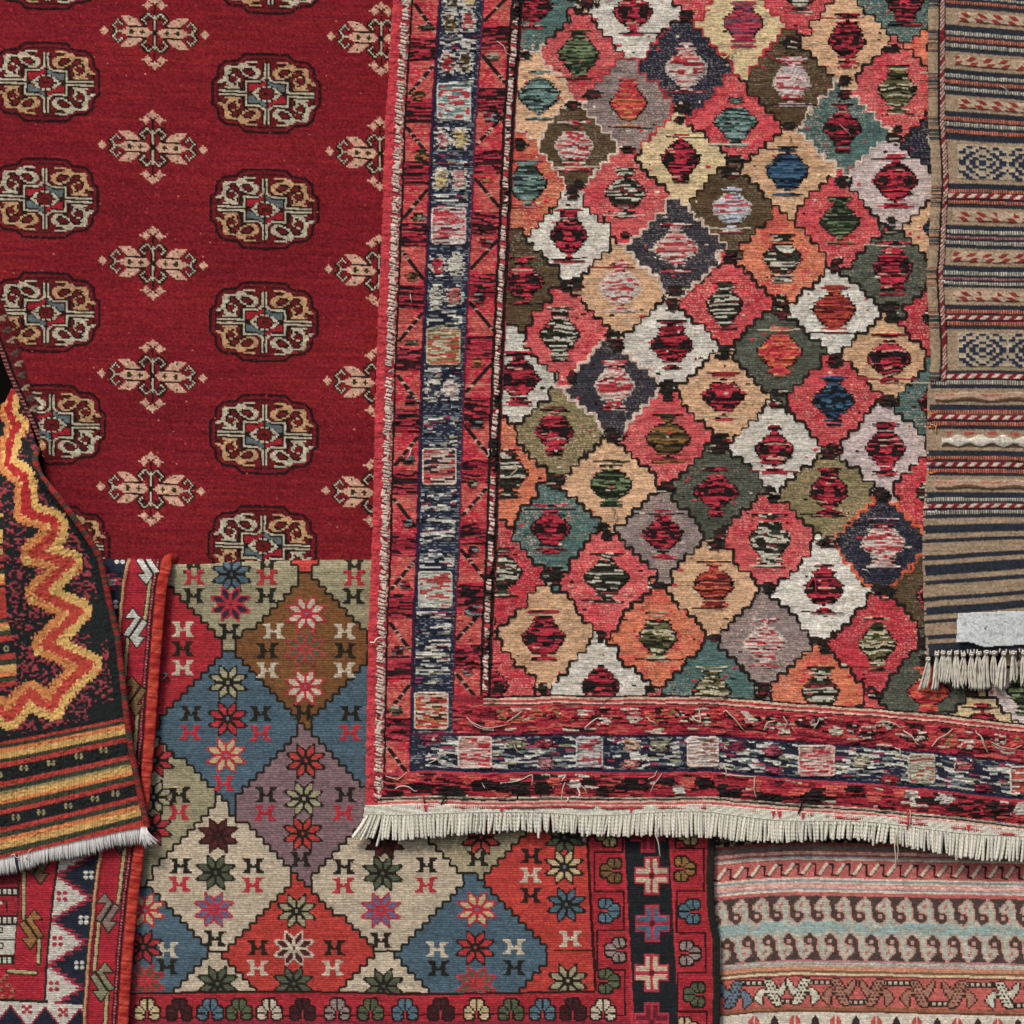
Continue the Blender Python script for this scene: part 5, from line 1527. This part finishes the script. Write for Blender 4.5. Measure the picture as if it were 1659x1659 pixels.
    thread(T4, [(46, 1390), (48, 1382), (54, 1374)], .8, (216, 170, 150), 40)
    thread(T5, [(204, 1654), (212, 1642), (222, 1656)], .9, (200, 60, 66), 14, lift=3)
    thread(T5, [(262, 1090), (272, 1093), (268, 1098), (258, 1104)], 1.8, (90, 90, 84), 16, lift=3)


# ------------------------------------------------------------------ the scene
T1 = thing('rug', 'crimson rug with rows of lobed medallions and small pale crosses, hanging behind the others', 'rug', 'rugs hung over one another')
T2 = thing('rug', 'coral rug hung reverse side out, many coloured stepped diamonds, loose threads, white fringe', 'rug', 'rugs hung over one another')
T3 = thing('kilim', 'tan and navy striped kilim with white tassels and a paper label', 'rug', 'rugs hung over one another')
T4 = thing('kilim', 'black kilim with yellow and red zigzag ribbon and striped fringed foot', 'rug', 'rugs hung over one another')
T5 = thing('rug', 'flat-woven rug with eight-pointed stars in large blue, cream, brown and red diamonds', 'rug', 'rugs hung over one another')
T6 = thing('rug', 'red-bordered rug with hooked figures and navy and white zigzags under the black kilim fringe', 'rug', 'rugs hung over one another')
T7 = thing('rug', 'dusty pink rug with rows of pale drops and striding hooked creatures', 'rug', 'rugs hung over one another')

rug_crimson(); rug_diamond(); rug_kilim(); rug_zigzag(); rug_stars(); rug_redborder(); rug_pale()

# bound edges
K4E = K4[7:22]
cord('edge_cord', T4, [(x + 1, y) for x, y in K4E], 5.2, (150, 54, 50), (112, 46, 44), 4.6, [14, 34, 42, 50, 52, 50, 46, 44, 42, 41, 40, 39, 38, 38, 38], seed=3, c3=(74, 66, 58), flat=.7)
cord('edge_cord', T6, [(289, 920), (287, 911), (280, 905), (272, 905)] + [(x, y) for y, x in C6[2:]], 8.8, (184, 66, 52), (160, 44, 42), 3.4, [-4, 3, 13, 21, 28, 28, 28, 28, 28, 27, 27, 27, 27, 27], sides=20, flat=.34, seed=5, c3=(200, 84, 66))
fringe_big(); fringe_zigzag(); tassels(); paper_label(); loose_threads()

# wall behind, coloured near-black to put in the shade of the left gap
def simple_mat(name, col, rough=.9):
    m = bpy.data.materials.new(name); m.use_nodes = True
    nt = m.node_tree; b = nt.nodes['Principled BSDF']
    b.inputs['Roughness'].default_value = rough; b.inputs['Specular IOR Level'].default_value = 0.0
    n = nt.nodes.new('ShaderNodeTexNoise'); n.inputs['Scale'].default_value = 18; n.inputs['Detail'].default_value = 6
    r = nt.nodes.new('ShaderNodeValToRGB')
    r.color_ramp.elements[0].color = (*[q * .7 for q in col], 1); r.color_ramp.elements[1].color = (*[q * 1.3 for q in col], 1)
    nt.links.new(n.outputs['Fac'], r.inputs[0]); nt.links.new(r.outputs[0], b.inputs['Base Color'])
    return m


def box(name, x0, x1, y0, y1, z0, z1, mat):
    V = [(x, y, z) for x in (x0, x1) for y in (y0, y1) for z in (z0, z1)]
    F = [(0, 1, 3, 2), (4, 6, 7, 5), (0, 4, 5, 1), (2, 3, 7, 6), (0, 2, 6, 4), (1, 5, 7, 3)]
    me = bpy.data.meshes.new(name); me.from_pydata(V, [], F); me.update(); me.materials.append(mat)
    o = bpy.data.objects.new(name, me); COL.objects.link(o)
    return o


wall = box('wall', -1.3, 1.3, .055, .16, -1.3, 1.3, simple_mat('shade_black_wall', (.006, .005, .005)))
wall['kind'] = 'structure'

# camera
cam = bpy.data.cameras.new('camera'); co = bpy.data.objects.new('camera', cam); COL.objects.link(co)
DIST = 6.0
co.location = (0, -DIST, 0); co.rotation_euler = (math.radians(90), 0, 0)
cam.sensor_width = 36; cam.lens = 36 * (DIST - .018) / (1659 * K)
cam.clip_end = 200
SC.camera = co

# daylight: open shade under a bright sky
w = bpy.data.worlds.new('World'); SC.world = w; w.use_nodes = True
nt = w.node_tree; bg = nt.nodes['Background']
sky = nt.nodes.new('ShaderNodeTexSky'); sky.sky_type = 'NISHITA'; sky.sun_disc = False
el, az = math.radians(52), math.radians(200)
sky.sun_elevation = el
dirv = np.array([-0.42, -0.70, 0.95]); dirv = dirv / np.linalg.norm(dirv)
sky.sun_elevation = math.asin(dirv[2]); sky.sun_rotation = math.atan2(dirv[0], dirv[1])
sky.air_density = 1.0; sky.dust_density = 3.0
nt.links.new(sky.outputs[0], bg.inputs[0]); bg.inputs[1].default_value = .10
sun = bpy.data.lights.new('sun', 'SUN'); so = bpy.data.objects.new('sun', sun); COL.objects.link(so)
sun.energy = 2.1; sun.angle = math.radians(14); sun.color = (1, .95, .88)
from mathutils import Vector
so.rotation_euler = Vector(tuple(dirv)).to_track_quat('Z', 'Y').to_euler()
so.location = (-1, -3, 3)
vs = SC.view_settings
SC.display_settings.display_device = 'sRGB'
vs.view_transform = 'Standard'; vs.look = 'None'; vs.gamma = 1; vs.exposure = 0.27; vs.use_curve_mapping = False
